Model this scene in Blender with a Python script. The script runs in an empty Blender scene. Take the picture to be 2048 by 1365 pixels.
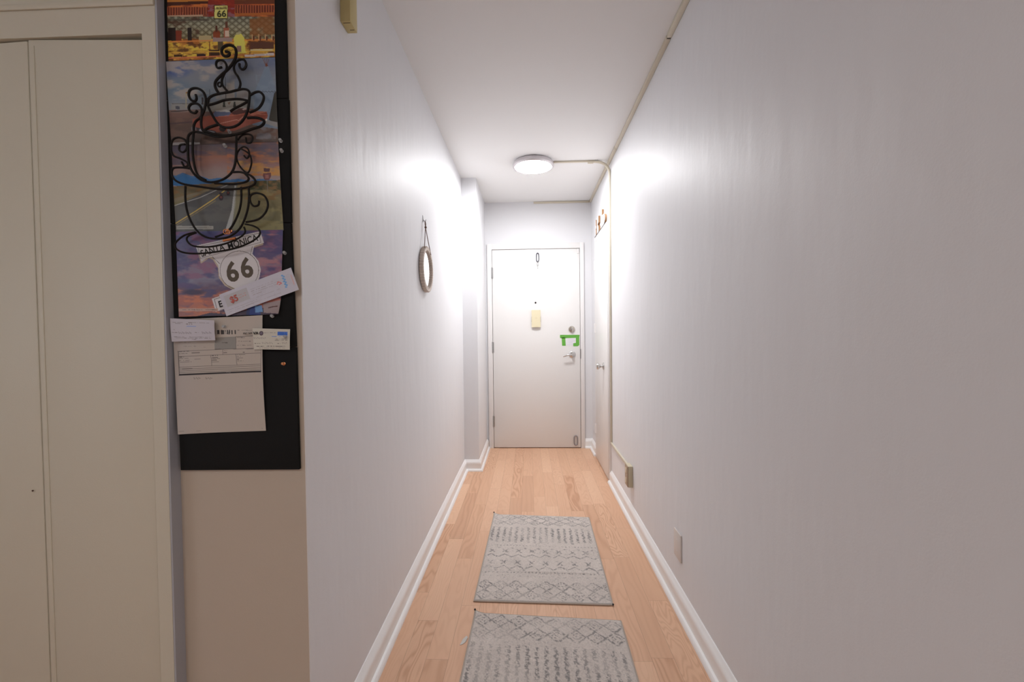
import bpy, bmesh, math, random
import numpy as np
from mathutils import Vector, Matrix
random.seed(7)
S = bpy.context.scene
COL = S.collection
PI = math.pi

# ------------------------------------------------------------------ camera
F_PX, YAW, PITCH, ROLL, CAM_H = 882.87, -0.0378, -0.0233, 0.0110, 1.2044
_cy, _sy = math.cos(YAW), math.sin(YAW)
_r, _fw, _u = Vector((_cy, -_sy, 0)), Vector((_sy, _cy, 0)), Vector((0, 0, 1))
_fw2 = _fw*math.cos(PITCH) + _u*math.sin(PITCH)
_u2 = _u*math.cos(PITCH) - _fw*math.sin(PITCH)
R3 = _r*math.cos(ROLL) - _u2*math.sin(ROLL)
U3 = _u2*math.cos(ROLL) + _r*math.sin(ROLL)
cam = bpy.data.cameras.new('camera'); co = bpy.data.objects.new('camera', cam); COL.objects.link(co)
cam.sensor_width = 36; cam.lens = F_PX/2048*36; cam.clip_start = 0.02; cam.clip_end = 50
M = Matrix.Identity(4)
for i in range(3):
    M[i][0], M[i][1], M[i][2] = R3[i], U3[i], -_fw2[i]
M[2][3] = CAM_H
co.matrix_world = M
S.camera = co

# ------------------------------------------------------------------ world, exposure
w = bpy.data.worlds.new('world'); S.world = w; w.use_nodes = True
w.node_tree.nodes['Background'].inputs[0].default_value = (0.72, 0.85, 1.0, 1)
w.node_tree.nodes['Background'].inputs[1].default_value = 2.6
S.view_settings.view_transform = 'Standard'; S.view_settings.look = 'None'
S.view_settings.exposure = 0.04; S.view_settings.gamma = 1.0
S.view_settings.use_curve_mapping = False
LAMP_STRENGTH = 117.0       # hallway ceiling lamp (its diffuser gives the light)
ROOM_FILL_STRENGTH = 48.0        # warm fill lamp, added unseen behind the camera

FILL_STRENGTH = 37.0        # second added fill lamp, unseen, in line with the hallway

# ------------------------------------------------------------------ room numbers (metres)
CZ = 2.509                  # ceiling
XR, XL, XI = 0.6436, -0.5632, -0.4368
YF, YP, YB = 4.512, 3.7716, 1.083    # far wall, left wall's step, board wall
YC = 1.050                  # closet front

def W(x, y, Y):
    """point of the wall plane at depth Y that the ray through (x, y) meets"""
    d = R3*((x-1024)/F_PX) + U3*((682.5-y)/F_PX) + _fw2
    t = Y/d.y
    return Vector((d.x*t, Y, CAM_H + d.z*t))

# ------------------------------------------------------------------ helpers
def lin(c):
    return tuple(((v/255)/12.92 if v/255 <= 0.04045 else ((v/255+0.055)/1.055)**2.4) for v in c)

MATS = {}
def mat(name, col, rough=0.5, metal=0.0, spec=0.5, bump=None, emit=None, coat=0):
    if name in MATS: return MATS[name]
    m = bpy.data.materials.new(name); m.use_nodes = True
    nt = m.node_tree; b = nt.nodes['Principled BSDF']
    b.inputs['Base Color'].default_value = (*col, 1)
    b.inputs['Roughness'].default_value = rough
    b.inputs['Metallic'].default_value = metal
    b.inputs['Specular IOR Level'].default_value = spec
    if coat: b.inputs['Coat Weight'].default_value = coat
    if emit:
        b.inputs['Emission Color'].default_value = (*emit[0], 1)
        b.inputs['Emission Strength'].default_value = emit[1]
    if bump:
        geo = nt.nodes.new('ShaderNodeNewGeometry')
        prev = None
        for (scale, strength, dist, stretch) in bump:
            mp = nt.nodes.new('ShaderNodeMapping'); mp.inputs['Scale'].default_value = stretch
            nt.links.new(geo.outputs['Position'], mp.inputs['Vector'])
            n = nt.nodes.new('ShaderNodeTexNoise'); n.inputs['Scale'].default_value = scale
            n.inputs['Detail'].default_value = 3
            nt.links.new(mp.outputs[0], n.inputs['Vector'])
            bp = nt.nodes.new('ShaderNodeBump'); bp.inputs['Strength'].default_value = strength
            bp.inputs['Distance'].default_value = dist
            nt.links.new(n.outputs['Fac'], bp.inputs['Height'])
            if prev: nt.links.new(prev.outputs[0], bp.inputs['Normal'])
            prev = bp
        nt.links.new(prev.outputs[0], b.inputs['Normal'])
    MATS[name] = m
    return m

def vcol_mat(name, rough=0.5, spec=0.5):
    if name in MATS: return MATS[name]
    m = mat(name, (1, 1, 1), rough, spec=spec)
    a = m.node_tree.nodes.new('ShaderNodeVertexColor'); a.layer_name = 'Col'
    m.node_tree.links.new(a.outputs['Color'], m.node_tree.nodes['Principled BSDF'].inputs['Base Color'])
    return m

def link(name, me, m=None, parent=None, loc=None):
    o = bpy.data.objects.new(name, me); COL.objects.link(o)
    if m is not None and me is not None: me.materials.append(m)
    if parent: o.parent = parent
    if loc: o.location = loc
    return o

def smooth(me, ang=40):
    for p in me.polygons: p.use_smooth = True
    try: me.set_sharp_from_angle(angle=math.radians(ang))
    except Exception: pass

def bm_obj(name, bm, m, parent=None, sm=True, ang=40):
    bmesh.ops.recalc_face_normals(bm, faces=bm.faces)
    me = bpy.data.meshes.new(name); bm.to_mesh(me); bm.free()
    if sm: smooth(me, ang)
    o = link(name, me, m, parent)
    if parent is not None:
        o.matrix_parent_inverse = Matrix.Translation(-parent.location)
    return o

def bx(bm, x0, x1, y0, y1, z0, z1, bev=0.0, seg=2):
    vs = [bm.verts.new(p) for p in ((x0,y0,z0),(x1,y0,z0),(x1,y1,z0),(x0,y1,z0),(x0,y0,z1),(x1,y0,z1),(x1,y1,z1),(x0,y1,z1))]
    fs = [bm.faces.new([vs[i] for i in f]) for f in ((0,3,2,1),(4,5,6,7),(0,1,5,4),(1,2,6,5),(2,3,7,6),(3,0,4,7))]
    if bev > 0:
        es = set()
        for f in fs: es.update(f.edges)
        bmesh.ops.bevel(bm, geom=list(es), offset=bev, segments=seg, profile=0.5, affect='EDGES')

def box(name, m, parent, *a, bev=0.0):
    bm = bmesh.new(); bx(bm, *a, bev=bev); return bm_obj(name, bm, m, parent)

def extrude_poly(bm, pts, vec):
    """pts: list of Vector (closed polygon), extruded along vec"""
    a = [bm.verts.new(p) for p in pts]; b = [bm.verts.new(Vector(p)+vec) for p in pts]
    bm.faces.new(a); bm.faces.new(list(reversed(b)))
    n = len(pts)
    for i in range(n): bm.faces.new((a[i], b[i], b[(i+1) % n], a[(i+1) % n]))

def catmull(pts, n=8, closed=False):
    P = [Vector(p) for p in pts]; out = []
    N = len(P)
    rng = range(N) if closed else range(N-1)
    for i in rng:
        if closed: p0, p1, p2, p3 = P[i-1], P[i], P[(i+1) % N], P[(i+2) % N]
        else: p0, p1, p2, p3 = P[max(i-1,0)], P[i], P[i+1], P[min(i+2,N-1)]
        for k in range(n):
            t = k/n
            out.append(0.5*((2*p1)+(-p0+p2)*t+(2*p0-5*p1+4*p2-p3)*t*t+(-p0+3*p1-3*p2+p3)*t**3))
    if not closed: out.append(P[-1])
    return out

def tube(bm, pts, r, seg=8, closed=False):
    N = len(pts); rings = []
    t0 = (pts[1]-pts[0]).normalized()
    nrm = t0.orthogonal().normalized()
    for i, p in enumerate(pts):
        if closed: t = (pts[(i+1) % N]-pts[i-1]).normalized()
        else: t = (pts[min(i+1,N-1)]-pts[max(i-1,0)]).normalized()
        nrm = (nrm - t*nrm.dot(t)).normalized(); b = t.cross(nrm)
        rr = r(i/(N-1)) if callable(r) else r
        rings.append([bm.verts.new(p + nrm*math.cos(2*PI*k/seg)*rr + b*math.sin(2*PI*k/seg)*rr) for k in range(seg)])
    for i in range(N if closed else N-1):
        A, B = rings[i], rings[(i+1) % N]
        for k in range(seg): bm.faces.new((A[k], A[(k+1) % seg], B[(k+1) % seg], B[k]))
    if not closed:
        bm.faces.new(rings[0]); bm.faces.new(list(reversed(rings[-1])))

def lathe(bm, prof, origin, axis, seg=32, cap=True):
    """prof: (radius, along-axis) pairs"""
    ax = Vector(axis).normalized(); a = ax.orthogonal().normalized(); b = ax.cross(a); o = Vector(origin)
    rings = []
    for (r, h) in prof:
        rings.append([bm.verts.new(o + ax*h + (a*math.cos(2*PI*k/seg)+b*math.sin(2*PI*k/seg))*max(r, 1e-5)) for k in range(seg)])
    for i in range(len(rings)-1):
        A, B = rings[i], rings[i+1]
        for k in range(seg): bm.faces.new((A[k], A[(k+1) % seg], B[(k+1) % seg], B[k]))
    if cap:
        bm.faces.new(rings[0]); bm.faces.new(list(reversed(rings[-1])))

def lathe_obj(name, m, parent, prof, origin, axis, seg=32):
    bm = bmesh.new(); lathe(bm, prof, origin, axis, seg); return bm_obj(name, bm, m, parent)

def thing(name, label, cat, loc, group=None):
    o = bpy.data.objects.new(name, None); COL.objects.link(o); o.location = loc
    o.empty_display_size = 0.05
    return tag(o, label, cat, group)

def tag(o, label, cat, group=None):
    o['label'] = label; o['category'] = cat
    if group: o['group'] = group
    return o

def struct(o):
    o['kind'] = 'structure'; return o

def text_mesh(txt, size, m, parent, origin, right, up, depth=0.0003, name='lettering', align='CENTER', bold=0.0, sx=1.0):
    cu = bpy.data.curves.new('t', 'FONT'); cu.body = txt; cu.size = size; cu.align_x = align; cu.align_y = 'CENTER'
    cu.extrude = depth/2; cu.offset = bold; cu.resolution_u = 3
    o = bpy.data.objects.new('t', cu); COL.objects.link(o)
    dg = bpy.context.evaluated_depsgraph_get()
    me = bpy.data.meshes.new_from_object(o.evaluated_get(dg))
    bpy.data.objects.remove(o)
    right = Vector(right).normalized(); up = Vector(up).normalized(); nn = right.cross(up)
    MM = Matrix.Identity(4)
    for i in range(3): MM[i][0], MM[i][1], MM[i][2], MM[i][3] = right[i]*sx, up[i], nn[i], origin[i]
    me.transform(MM); me.materials.clear()
    q = link(name, me, m, parent)
    if parent is not None: q.matrix_parent_inverse = Matrix.Translation(-parent.location)
    return q

# ------------------------------------------------------------------ materials
BUMP_WALL = [(260, 0.16, 0.0010, (1,1,1)), (45, 0.10, 0.003, (1,1,1)), (2.6, 0.20, 0.03, (1,2.2,0.7))]
WALL = mat('wall_paint_lavender_grey', (0.80, 0.80, 0.82), 0.50, spec=0.45, bump=BUMP_WALL)
WALLB = mat('wall_paint_satin', (0.80, 0.80, 0.82), 0.5, spec=0.4, bump=BUMP_WALL[:2])
CEIL = mat('ceiling_paint_white', (0.85, 0.845, 0.84), 0.75, spec=0.3, bump=[(300, 0.1, 0.001, (1,1,1))])
TRIM = mat('trim_white_gloss', (0.84, 0.82, 0.81), 0.3, spec=0.5)
BASEM = mat('baseboard_bright_white', (0.94, 0.935, 0.93), 0.3)
DOORM = mat('door_white_enamel', (0.83, 0.815, 0.80), 0.32, spec=0.5, bump=[(90, 0.05, 0.001, (1,1,1))])
TAUPE = mat('board_wall_beige', (0.60, 0.525, 0.44), 0.5, spec=0.4, bump=BUMP_WALL[:2])
CREAM = mat('closet_cream_paint', (0.70, 0.67, 0.565), 0.42, spec=0.4, bump=[(330, 0.2, 0.0012, (1,1,1))])
RACE = mat('raceway_beige', (0.66, 0.60, 0.48), 0.4)
BEIGE = mat('beige_plastic', (0.80, 0.72, 0.50), 0.42)
CHROME = mat('satin_chrome', (0.62, 0.61, 0.60), 0.2, metal=1)
STEEL = mat('brushed_steel', (0.42, 0.42, 0.42), 0.35, metal=1)
DARK = mat('dark_void', (0.01, 0.01, 0.01), 0.8)
BLACKM = mat('black_wrought_metal', (0.007, 0.006, 0.006), 0.55, spec=0.25)
CORK = mat('black_felt_board', (0.012, 0.013, 0.014), 0.8, spec=0.2, bump=[(500, 0.3, 0.001, (1,1,1))])
COPPER = mat('copper', (0.75, 0.33, 0.16), 0.25, metal=1)
INK = mat('black_ink', (0.02, 0.02, 0.022), 0.6)

def wood_floor():
    m = bpy.data.materials.new('oak_strip_floor'); m.use_nodes = True
    nt = m.node_tree; N = nt.nodes; L = nt.links; b = N['Principled BSDF']
    def math_(op, a, b_=None, c=None):
        n = N.new('ShaderNodeMath'); n.operation = op
        for i, v in enumerate((a, b_, c)):
            if v is None: continue
            if isinstance(v, (int, float)): n.inputs[i].default_value = v
            else: L.new(v, n.inputs[i])
        return n.outputs[0]
    def comb(x, y, z=0.0):
        n = N.new('ShaderNodeCombineXYZ')
        for i, v in enumerate((x, y, z)):
            if isinstance(v, (int, float)): n.inputs[i].default_value = v
            else: L.new(v, n.inputs[i])
        return n.outputs[0]
    def wn(vec):
        n = N.new('ShaderNodeTexWhiteNoise'); n.noise_dimensions = '3D'; L.new(vec, n.inputs['Vector']); return n
    def noise(vec, scale, detail=4, rough=0.55, dist=0.0):
        n = N.new('ShaderNodeTexNoise'); n.inputs['Scale'].default_value = scale
        n.inputs['Detail'].default_value = detail; n.inputs['Roughness'].default_value = rough
        n.inputs['Distortion'].default_value = dist
        L.new(vec, n.inputs['Vector']); return n.outputs['Fac']
    def ramp(fac, stops):
        n = N.new('ShaderNodeValToRGB'); L.new(fac, n.inputs[0])
        e = n.color_ramp.elements
        e[0].position, e[0].color = stops[0][0], (*stops[0][1], 1)
        e[1].position, e[1].color = stops[-1][0], (*stops[-1][1], 1)
        for p, c in stops[1:-1]:
            q = e.new(p); q.color = (*c, 1)
        return n.outputs[0]
    geo = N.new('ShaderNodeNewGeometry'); sep = N.new('ShaderNodeSeparateXYZ'); L.new(geo.outputs['Position'], sep.inputs[0])
    X, Y = sep.outputs[0], sep.outputs[1]
    PW = 0.0826
    xi = math_('DIVIDE', math_('ADD', X, 5.015), PW); col = math_('FLOOR', xi); fx = math_('FRACT', xi)
    off = wn(comb(col, 3.3)).outputs['Value']
    yi = math_('ADD', math_('DIVIDE', Y, 0.72), math_('MULTIPLY', off, 7.0))
    row = math_('FLOOR', yi); fy = math_('FRACT', yi)
    bid = wn(comb(col, row, 1.7)); rv = bid.outputs['Value']; rc = bid.outputs['Color']
    sc = N.new('ShaderNodeSeparateColor'); L.new(rc, sc.inputs[0])
    # grain
    shift = math_('MULTIPLY', rv, 37.0)
    lx = math_('ADD', math_('MULTIPLY', X, 1.0), shift)
    warp = noise(comb(math_('MULTIPLY', lx, 9.0), math_('MULTIPLY', Y, 1.7), shift), 1.0, 2, 0.5)
    amp = math_('MULTIPLY', sc.outputs[0], 7.0)
    ph = math_('ADD', math_('MULTIPLY', lx, 85.0), math_('MULTIPLY', math_('SUBTRACT', warp, 0.5), math_('ADD', math_('MULTIPLY', amp, 9.0), 7.0)))
    g = math_('ADD', math_('MULTIPLY', math_('SINE', math_('MULTIPLY', ph, 2.1)), 0.5), 0.5)
    g = math_('POWER', g, 1.8)
    fine = noise(comb(math_('MULTIPLY', lx, 420.0), math_('MULTIPLY', Y, 9.0), shift), 1.0, 3, 0.6)
    blotch = noise(comb(math_('MULTIPLY', lx, 9.0), math_('MULTIPLY', Y, 1.6), shift), 1.0, 3, 0.5)
    base = ramp(rv, [(0.0, (0.68, 0.405, 0.26)), (0.15, (0.76, 0.47, 0.305)), (0.7, (0.80, 0.505, 0.335)), (1.0, (0.84, 0.55, 0.37))])
    mx = N.new('ShaderNodeMix'); mx.data_type = 'RGBA'; mx.blend_type = 'MULTIPLY'
    gf = math_('MULTIPLY', math_('ADD', math_('MULTIPLY', g, 0.75), math_('MULTIPLY', fine, 0.5)), math_('ADD', 0.15, math_('MULTIPLY', math_('POWER', sc.outputs[1], 2.0), 0.5)))
    L.new(gf, mx.inputs['Factor']); L.new(base, mx.inputs['A']); mx.inputs['B'].default_value = (0.66, 0.52, 0.44, 1)
    mx2 = N.new('ShaderNodeMix'); mx2.data_type = 'RGBA'; mx2.blend_type = 'MULTIPLY'
    L.new(math_('MULTIPLY', math_('SUBTRACT', blotch, 0.35), 0.8), mx2.inputs['Factor']); L.new(mx.outputs['Result'], mx2.inputs['A'])
    mx2.inputs['B'].default_value = (0.90, 0.80, 0.76, 1)
    # seams
    ex = math_('MINIMUM', fx, math_('SUBTRACT', 1.0, fx)); ex = math_('MULTIPLY', ex, PW)
    ey = math_('MINIMUM', fy, math_('SUBTRACT', 1.0, fy)); ey = math_('MULTIPLY', ey, 0.72)
    e = math_('MINIMUM', ex, ey)
    seam = math_('SUBTRACT', 1.0, math_('SMOOTH_MIN', math_('DIVIDE', e, 0.0009), 1.0, 0.1))
    seam = math_('MAXIMUM', seam, 0.0)
    mx3 = N.new('ShaderNodeMix'); mx3.data_type = 'RGBA'
    L.new(math_('MULTIPLY', seam, 0.6), mx3.inputs['Factor']); L.new(mx2.outputs['Result'], mx3.inputs['A'])
    mx3.inputs['B'].default_value = (0.17, 0.09, 0.05, 1)
    L.new(mx3.outputs['Result'], b.inputs['Base Color'])
    b.inputs['Roughness'].default_value = 0.42; b.inputs['Specular IOR Level'].default_value = 0.35
    bp = N.new('ShaderNodeBump'); bp.inputs['Strength'].default_value = 0.25; bp.inputs['Distance'].default_value = 0.0006
    L.new(math_('SUBTRACT', math_('MULTIPLY', g, 0.3), math_('MULTIPLY', seam, 1.0)), bp.inputs['Height'])
    L.new(bp.outputs[0], b.inputs['Normal'])
    return m
FLOORM = wood_floor()

# ------------------------------------------------------------------ room shell
struct(box('floor', FLOORM, None, -3.2, 0.80, -3.2, 4.75, -0.08, 0.0))
struct(box('ceiling', CEIL, None, -3.2, 0.80, -3.2, 4.75, CZ, CZ+0.08))
def multi(name, m, boxes, bev=0.0):
    bm = bmesh.new()
    for b in boxes: bx(bm, *b, bev=bev)
    return struct(bm_obj(name, bm, m))
DY0, DY1, DZ = 3.475, 4.195, 2.062        # side door frame, outside
FX0, FX1, FZ = -0.415, 0.564, 2.088       # entrance door frame, outside
multi('wall_right', WALL, [(XR, XR+0.12, -3.1, DY0, 0, CZ), (XR, XR+0.12, DY1, YF+0.12, 0, CZ), (XR, XR+0.12, DY0, DY1, DZ, CZ)])
multi('wall_left', WALL, [(XL-0.10, XL, YB+0.10, YP, 0, CZ), (XL-0.002, XL+0.0005, YB-0.0005, YB+0.10, 0, CZ)])
multi('wall_left_far', WALLB, [(XL-0.10, XI, YP, YF, 0, CZ)])
multi('wall_far', WALLB, [(XL-0.1, FX0, YF, YF+0.12, 0, CZ), (FX1, XR, YF, YF+0.12, 0, CZ), (FX0, FX1, YF, YF+0.12, FZ, CZ)])
multi('wall_near', TAUPE, [(-0.935, XL, YB, YB+0.10, 0, CZ)])
multi('wall_near_return', mat('blue_grey_shaded_edge', (0.46, 0.48, 0.53), 0.5), [(-0.893, -0.8885, YC+0.001, YB, 0, CZ)])  # blue-grey paint darkened to carry the shade on this return
multi('wall_closet', CREAM, [(-0.927, -0.893, YC, YB, 0, CZ), (-2.345, -0.927, YC, YB, 1.933, CZ), (-3.1, -2.345, YC, YB, 0, CZ)])
multi('wall_closet_back', WALLB, [(-3.1, XL-0.10, 1.75, 1.85, 0, CZ), (-0.760, XL-0.1, YB+0.1, 1.75, 0, CZ)])
multi('wall_back', WALLB, [(-3.1, XR, -3.1, -3.0, 0, CZ)])
WY0, WY1, WZ0, WZ1 = -2.2, -0.6, 0.9, 2.1       # unseen window added for cool fill light, left of the camera
multi('wall_room_left', WALLB, [(-3.2, -3.1, -3.1, WY0, 0, CZ), (-3.2, -3.1, WY1, 1.85, 0, CZ), (-3.2, -3.1, WY0, WY1, 0, WZ0), (-3.2, -3.1, WY0, WY1, WZ1, CZ)])
fill_win = multi('fill_window_1', TRIM, [(-3.18, -3.09, WY0, WY0+0.05, WZ0, WZ1), (-3.18, -3.09, WY1-0.05, WY1, WZ0, WZ1), (-3.18, -3.09, WY0+0.05, WY1-0.05, WZ0, WZ0+0.05),
    (-3.18, -3.09, WY0+0.05, WY1-0.05, WZ1-0.05, WZ1), (-3.16, -3.11, -1.42, -1.38, WZ0+0.05, WZ1-0.05)])
gm = bpy.data.materials.new('fill_window_glass'); gm.use_nodes = True; _n = gm.node_tree; _n.nodes.clear()
_o, _mx, _t, _g = [_n.nodes.new(k) for k in ('ShaderNodeOutputMaterial', 'ShaderNodeMixShader', 'ShaderNodeBsdfTransparent', 'ShaderNodeBsdfGlossy')]
_g.inputs['Roughness'].default_value = 0.02; _mx.inputs[0].default_value = 0.07
_n.links.new(_t.outputs[0], _mx.inputs[1]); _n.links.new(_g.outputs[0], _mx.inputs[2]); _n.links.new(_mx.outputs[0], _o.inputs[0])
box('pane', gm, fill_win, -3.137, -3.133, WY0+0.05, WY1-0.05, WZ0+0.05, WZ1-0.05)
struct(box('trim_1', CREAM, None, -3.1, -0.893, YC-0.005, YC, 1.998, 2.012, bev=0.002))

# baseboards: one profile swept along straight runs
PROF = [(0, 0), (0.034, 0), (0.034, 0.006), (0.031, 0.013), (0.026, 0.018), (0.018, 0.020), (0.018, 0.062), (0.0185, 0.066),
        (0.0165, 0.074), (0.0125, 0.082), (0.0085, 0.086), (0.0065, 0.091), (0.003, 0.0955), (0, 0.096)]
def base(name, p0, p1, nrm, e0=0.0, e1=0.0):
    """p0->p1 along the wall foot, nrm into the room; e0/e1 mitre extension per unit of thickness"""
    p0, p1, nrm = Vector(p0), Vector(p1), Vector(nrm); d = (p1-p0).normalized()
    bm = bmesh.new()
    A = [bm.verts.new(p0 + nrm*t - d*e0*t + Vector((0,0,z))) for t, z in PROF]
    B = [bm.verts.new(p1 + nrm*t + d*e1*t + Vector((0,0,z))) for t, z in PROF]
    n = len(PROF)
    for i in range(n): bm.faces.new((A[i], B[i], B[(i+1) % n], A[(i+1) % n]))
    bm.faces.new(A); bm.faces.new(list(reversed(B)))
    o = bm_obj(name, bm, BASEM, None, ang=28); struct(o); return o
base('baseboard_left', (XL, YB, 0), (XL, YP, 0), (1, 0, 0), 0, -1)
base('baseboard_left_step', (XL, YP, 0), (XI, YP, 0), (0, -1, 0), -1, 1)
base('baseboard_left_far', (XI, YP, 0), (XI, YF-0.022, 0), (1, 0, 0), 1, 0)
base('baseboard_right', (XR, DY0, 0), (XR, -3.0, 0), (-1, 0, 0), 0, 0)
base('baseboard_right_far', (XR, YF, 0), (XR, DY1, 0), (-1, 0, 0), -1, 0)
base('baseboard_far', (FX1, YF, 0), (XR, YF, 0), (0, -1, 0), 0, -1)

# ------------------------------------------------------------------ entrance door (door_1)
fr = bmesh.new(); yf = YF-0.022
ex0, ex1, ez = -0.3675, 0.5245, 2.031
bx(fr, FX0, ex0, yf, YF+0.10, 0, FZ, bev=0.0015); bx(fr, ex1, FX1, yf, YF+0.10, 0, FZ, bev=0.0015)
bx(fr, ex0, ex1, yf, YF+0.10, ez, FZ, bev=0.0015)
bx(fr, ex0, ex0+0.015, YF+0.05, YF+0.10, 0, ez); bx(fr, ex1-0.015, ex1, YF+0.05, YF+0.10, 0, ez); bx(fr, ex0, ex1, YF+0.08, YF+0.10, 0, ez)
struct(bm_obj('trim_2', fr, TRIM))
yd = YF-0.016            # face of the door leaf
d1 = struct(box('door_1', DOORM, None, ex0+0.004, ex1-0.004, yd, yd+0.042, 0.008, ez-0.005, bev=0.001))
def part(o, lab=None):
    if lab: o['label'] = lab
    return o
for z in (1.79, 1.035, 0.275):
    bm = bmesh.new()
    for k in range(5):
        lathe(bm, [(0.0075, 0), (0.0075, 0.0205)], (ex0+0.001, yd-0.006, z-0.052+k*0.0215), (0, 0, 1), 12)
    bx(bm, ex0-0.010, ex0+0.012, yd-0.002, yd+0.002, z-0.052, z+0.055)
    lathe(bm, [(0.003, 0), (0.0055, 0.004), (0.003, 0.009)], (ex0+0.001, yd-0.006, z+0.054), (0, 0, 1), 12)
    part(bm_obj('hinge', bm, STEEL, d1), 'grey steel hinge with ball tip')
# peephole
bm = bmesh.new(); lathe(bm, [(0.009, 0), (0.009, 0.003), (0.006, 0.004)], (0.0733, yd, 1.4865), (0, -1, 0), 20)
bm_obj('peephole', bm, mat('black_glass', (0.01, 0.01, 0.012), 0.15), d1)
# deadbolt
db = lathe_obj('deadbolt', mat('satin_nickel', (0.60, 0.56, 0.50), 0.24, metal=1), d1, [(0.033, 0), (0.033, 0.006), (0.028, 0.014), (0.016, 0.017), (0.014, 0.017)], (0.4364, yd, 1.2125), (0, -1, 0), 36)
bm = bmesh.new(); bx(bm, 0.4364-0.007, 0.4364+0.007, yd-0.034, yd-0.016, 1.2125-0.017, 1.2125+0.017, bev=0.003)
t = bm_obj('thumb_turn', bm, CHROME, db)
# lever
lv = lathe_obj('lever_rose', CHROME, d1, [(0.034, 0), (0.034, 0.007), (0.029, 0.012), (0.013, 0.014), (0.012, 0.045)], (0.4395, yd, 0.9579), (0, -1, 0), 36)
bm = bmesh.new()
pts = catmull([(0.4395, yd-0.03, 0.9579), (0.4395, yd-0.052, 0.9579), (0.415, yd-0.058, 0.957), (0.385, yd-0.058, 0.952), (0.345, yd-0.052, 0.940)], 6)
tube(bm, pts, lambda t: 0.0105-0.003*t, 12)
bm_obj('lever_handle', bm, CHROME, lv)
# latch plate on the frame, door holder, tiny alarm contact
box('strike_plate', STEEL, d1, 0.5225, 0.5285, yd-0.009, yd+0.01, 0.915, 1.012)
bm = bmesh.new()
ring = []
for k in range(24):
    a = 2*PI*k/24; ring.append(Vector((0.470+0.017*math.cos(a), yd-0.005, 0.079+0.022*math.sin(a)+(0.026 if math.sin(a) > 0 else -0.026)*min(1, abs(math.sin(a))*3))))
tube(bm, ring, 0.0065, 8, closed=True)
part(bm_obj('door_holder', bm, mat('grey_rubber', (0.33, 0.30, 0.30), 0.55), d1), 'grey oval door holder near the foot')
box('alarm_contact', TRIM, d1, 0.497, 0.512, yd-0.010, yd, 2.03-0.055, 2.03-0.006)

# beige chime on the door
t = thing('door_chime', 'beige plastic chime box on the white entrance door below the peephole', 'door chime', (0.0768, yd, 1.235))
bm = bmesh.new()
n = 12; prof = []
for k in range(n+1):
    u = k/n; prof.append(Vector((0.0318+0.09*u, yd-0.022-0.008*math.sin(PI*u), 1.237)))
prof += [Vector((0.1218, yd, 1.237)), Vector((0.0318, yd, 1.237))]
extrude_poly(bm, prof, Vector((0, 0, 0.174)))
bm_obj('cover', bm, BEIGE, t, ang=30)
for x0 in (0.030, 0.1212):
    bm = bmesh.new(); bx(bm, x0, x0+0.0025, yd-0.018, yd-0.006, 1.29, 1.345)
    bm_obj('vent_slot', bm, mat('brown_shadow_plastic', (0.30, 0.25, 0.18), 0.6), t)
box('logo_plate', mat('pale_gold', (0.72, 0.62, 0.42), 0.4), t, 0.066, 0.088, yd-0.0312, yd-0.029, 1.328, 1.333)

# green tape and note
GREEN = mat('green_painters_tape', (0.13, 0.42, 0.055), 0.6)
def tape(label, pts):
    bm = bmesh.new(); extrude_poly(bm, [Vector((x, yd-0.0012, z)) for x, z in pts], Vector((0, 0.0006, 0)))
    return tag(bm_obj('masking_tape', bm, GREEN, None), label, 'tape', 'green tape round the door note')
tape('long green tape strip lying across the top of the note on entrance door', [(0.318, 1.157), (0.516, 1.155), (0.512, 1.125), (0.330, 1.122), (0.318, 1.126)])
tape('short green tape strip hanging at left side of the door note', [(0.334, 1.130), (0.371, 1.130), (0.375, 1.046), (0.339, 1.046)])
bm = bmesh.new(); extrude_poly(bm, [Vector((x, yd-0.0018, z)) for x, z in [(0.478, 1.130), (0.512, 1.130), (0.513, 1.052), (0.496, 1.040), (0.451, 1.040), (0.451, 1.070), (0.478, 1.074)]], Vector((0, 0.0006, 0)))
tag(bm_obj('masking_tape', bm, GREEN, None), 'hooked green tape strip at right side of note, next to the door edge', 'tape', 'green tape round the door note')
t = thing('paper_note', 'small white note taped to the entrance door between deadbolt and lever', 'note', (0.425, yd, 1.05))
box('sheet', mat('note_paper', (0.80, 0.78, 0.82), 0.6), t, 0.375, 0.477, yd-0.0006, yd-0.0001, 1.048, 1.125)
bm = bmesh.new()
for (x0, x1, z) in ((0.398, 0.452, 1.107), (0.395, 0.448, 1.092), (0.400, 0.440, 1.078), (0.392, 0.446, 1.060), (0.448, 0.474, 1.094)):
    P_ = [Vector((x0+(x1-x0)*k/14, yd-0.001, z+0.0022*math.sin(k*2.3+x0*90))) for k in range(15)]
    tube(bm, P_, 0.0006, 4)
bm_obj('handwriting', bm, mat('blue_grey_pen', (0.36, 0.37, 0.5), 0.6), t)

# keyring on the door
t = thing('keyring', 'dark oval carabiner with small key hanging at top of entrance door', 'keyring', (0.098, yd, 1.99))
bm = bmesh.new(); lathe(bm, [(0.008, 0), (0.008, 0.003), (0.003, 0.005), (0.003, 0.014)], (0.098, yd, 1.992), (0, -1, 0), 14)
bm_obj('hook', bm, TRIM, t)
bm = bmesh.new(); ring = []
for k in range(36):
    a = 2*PI*k/36; s = math.sin(a); ring.append(Vector((0.0985+0.0125*math.cos(a), yd-0.010, 1.944+0.018*s+(0.024 if s > 0 else -0.024)*min(1, abs(s)*2.5))))
tube(bm, ring, 0.0046, 8, closed=True)
bm_obj('carabiner', bm, mat('navy_anodised', (0.045, 0.045, 0.07), 0.35), t)
bm = bmesh.new()
tube(bm, [Vector((0.098+0.009*math.cos(2*PI*k/20), yd-0.009, 1.880+0.012*math.sin(2*PI*k/20))) for k in range(20)], 0.0018, 6, closed=True)
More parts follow.
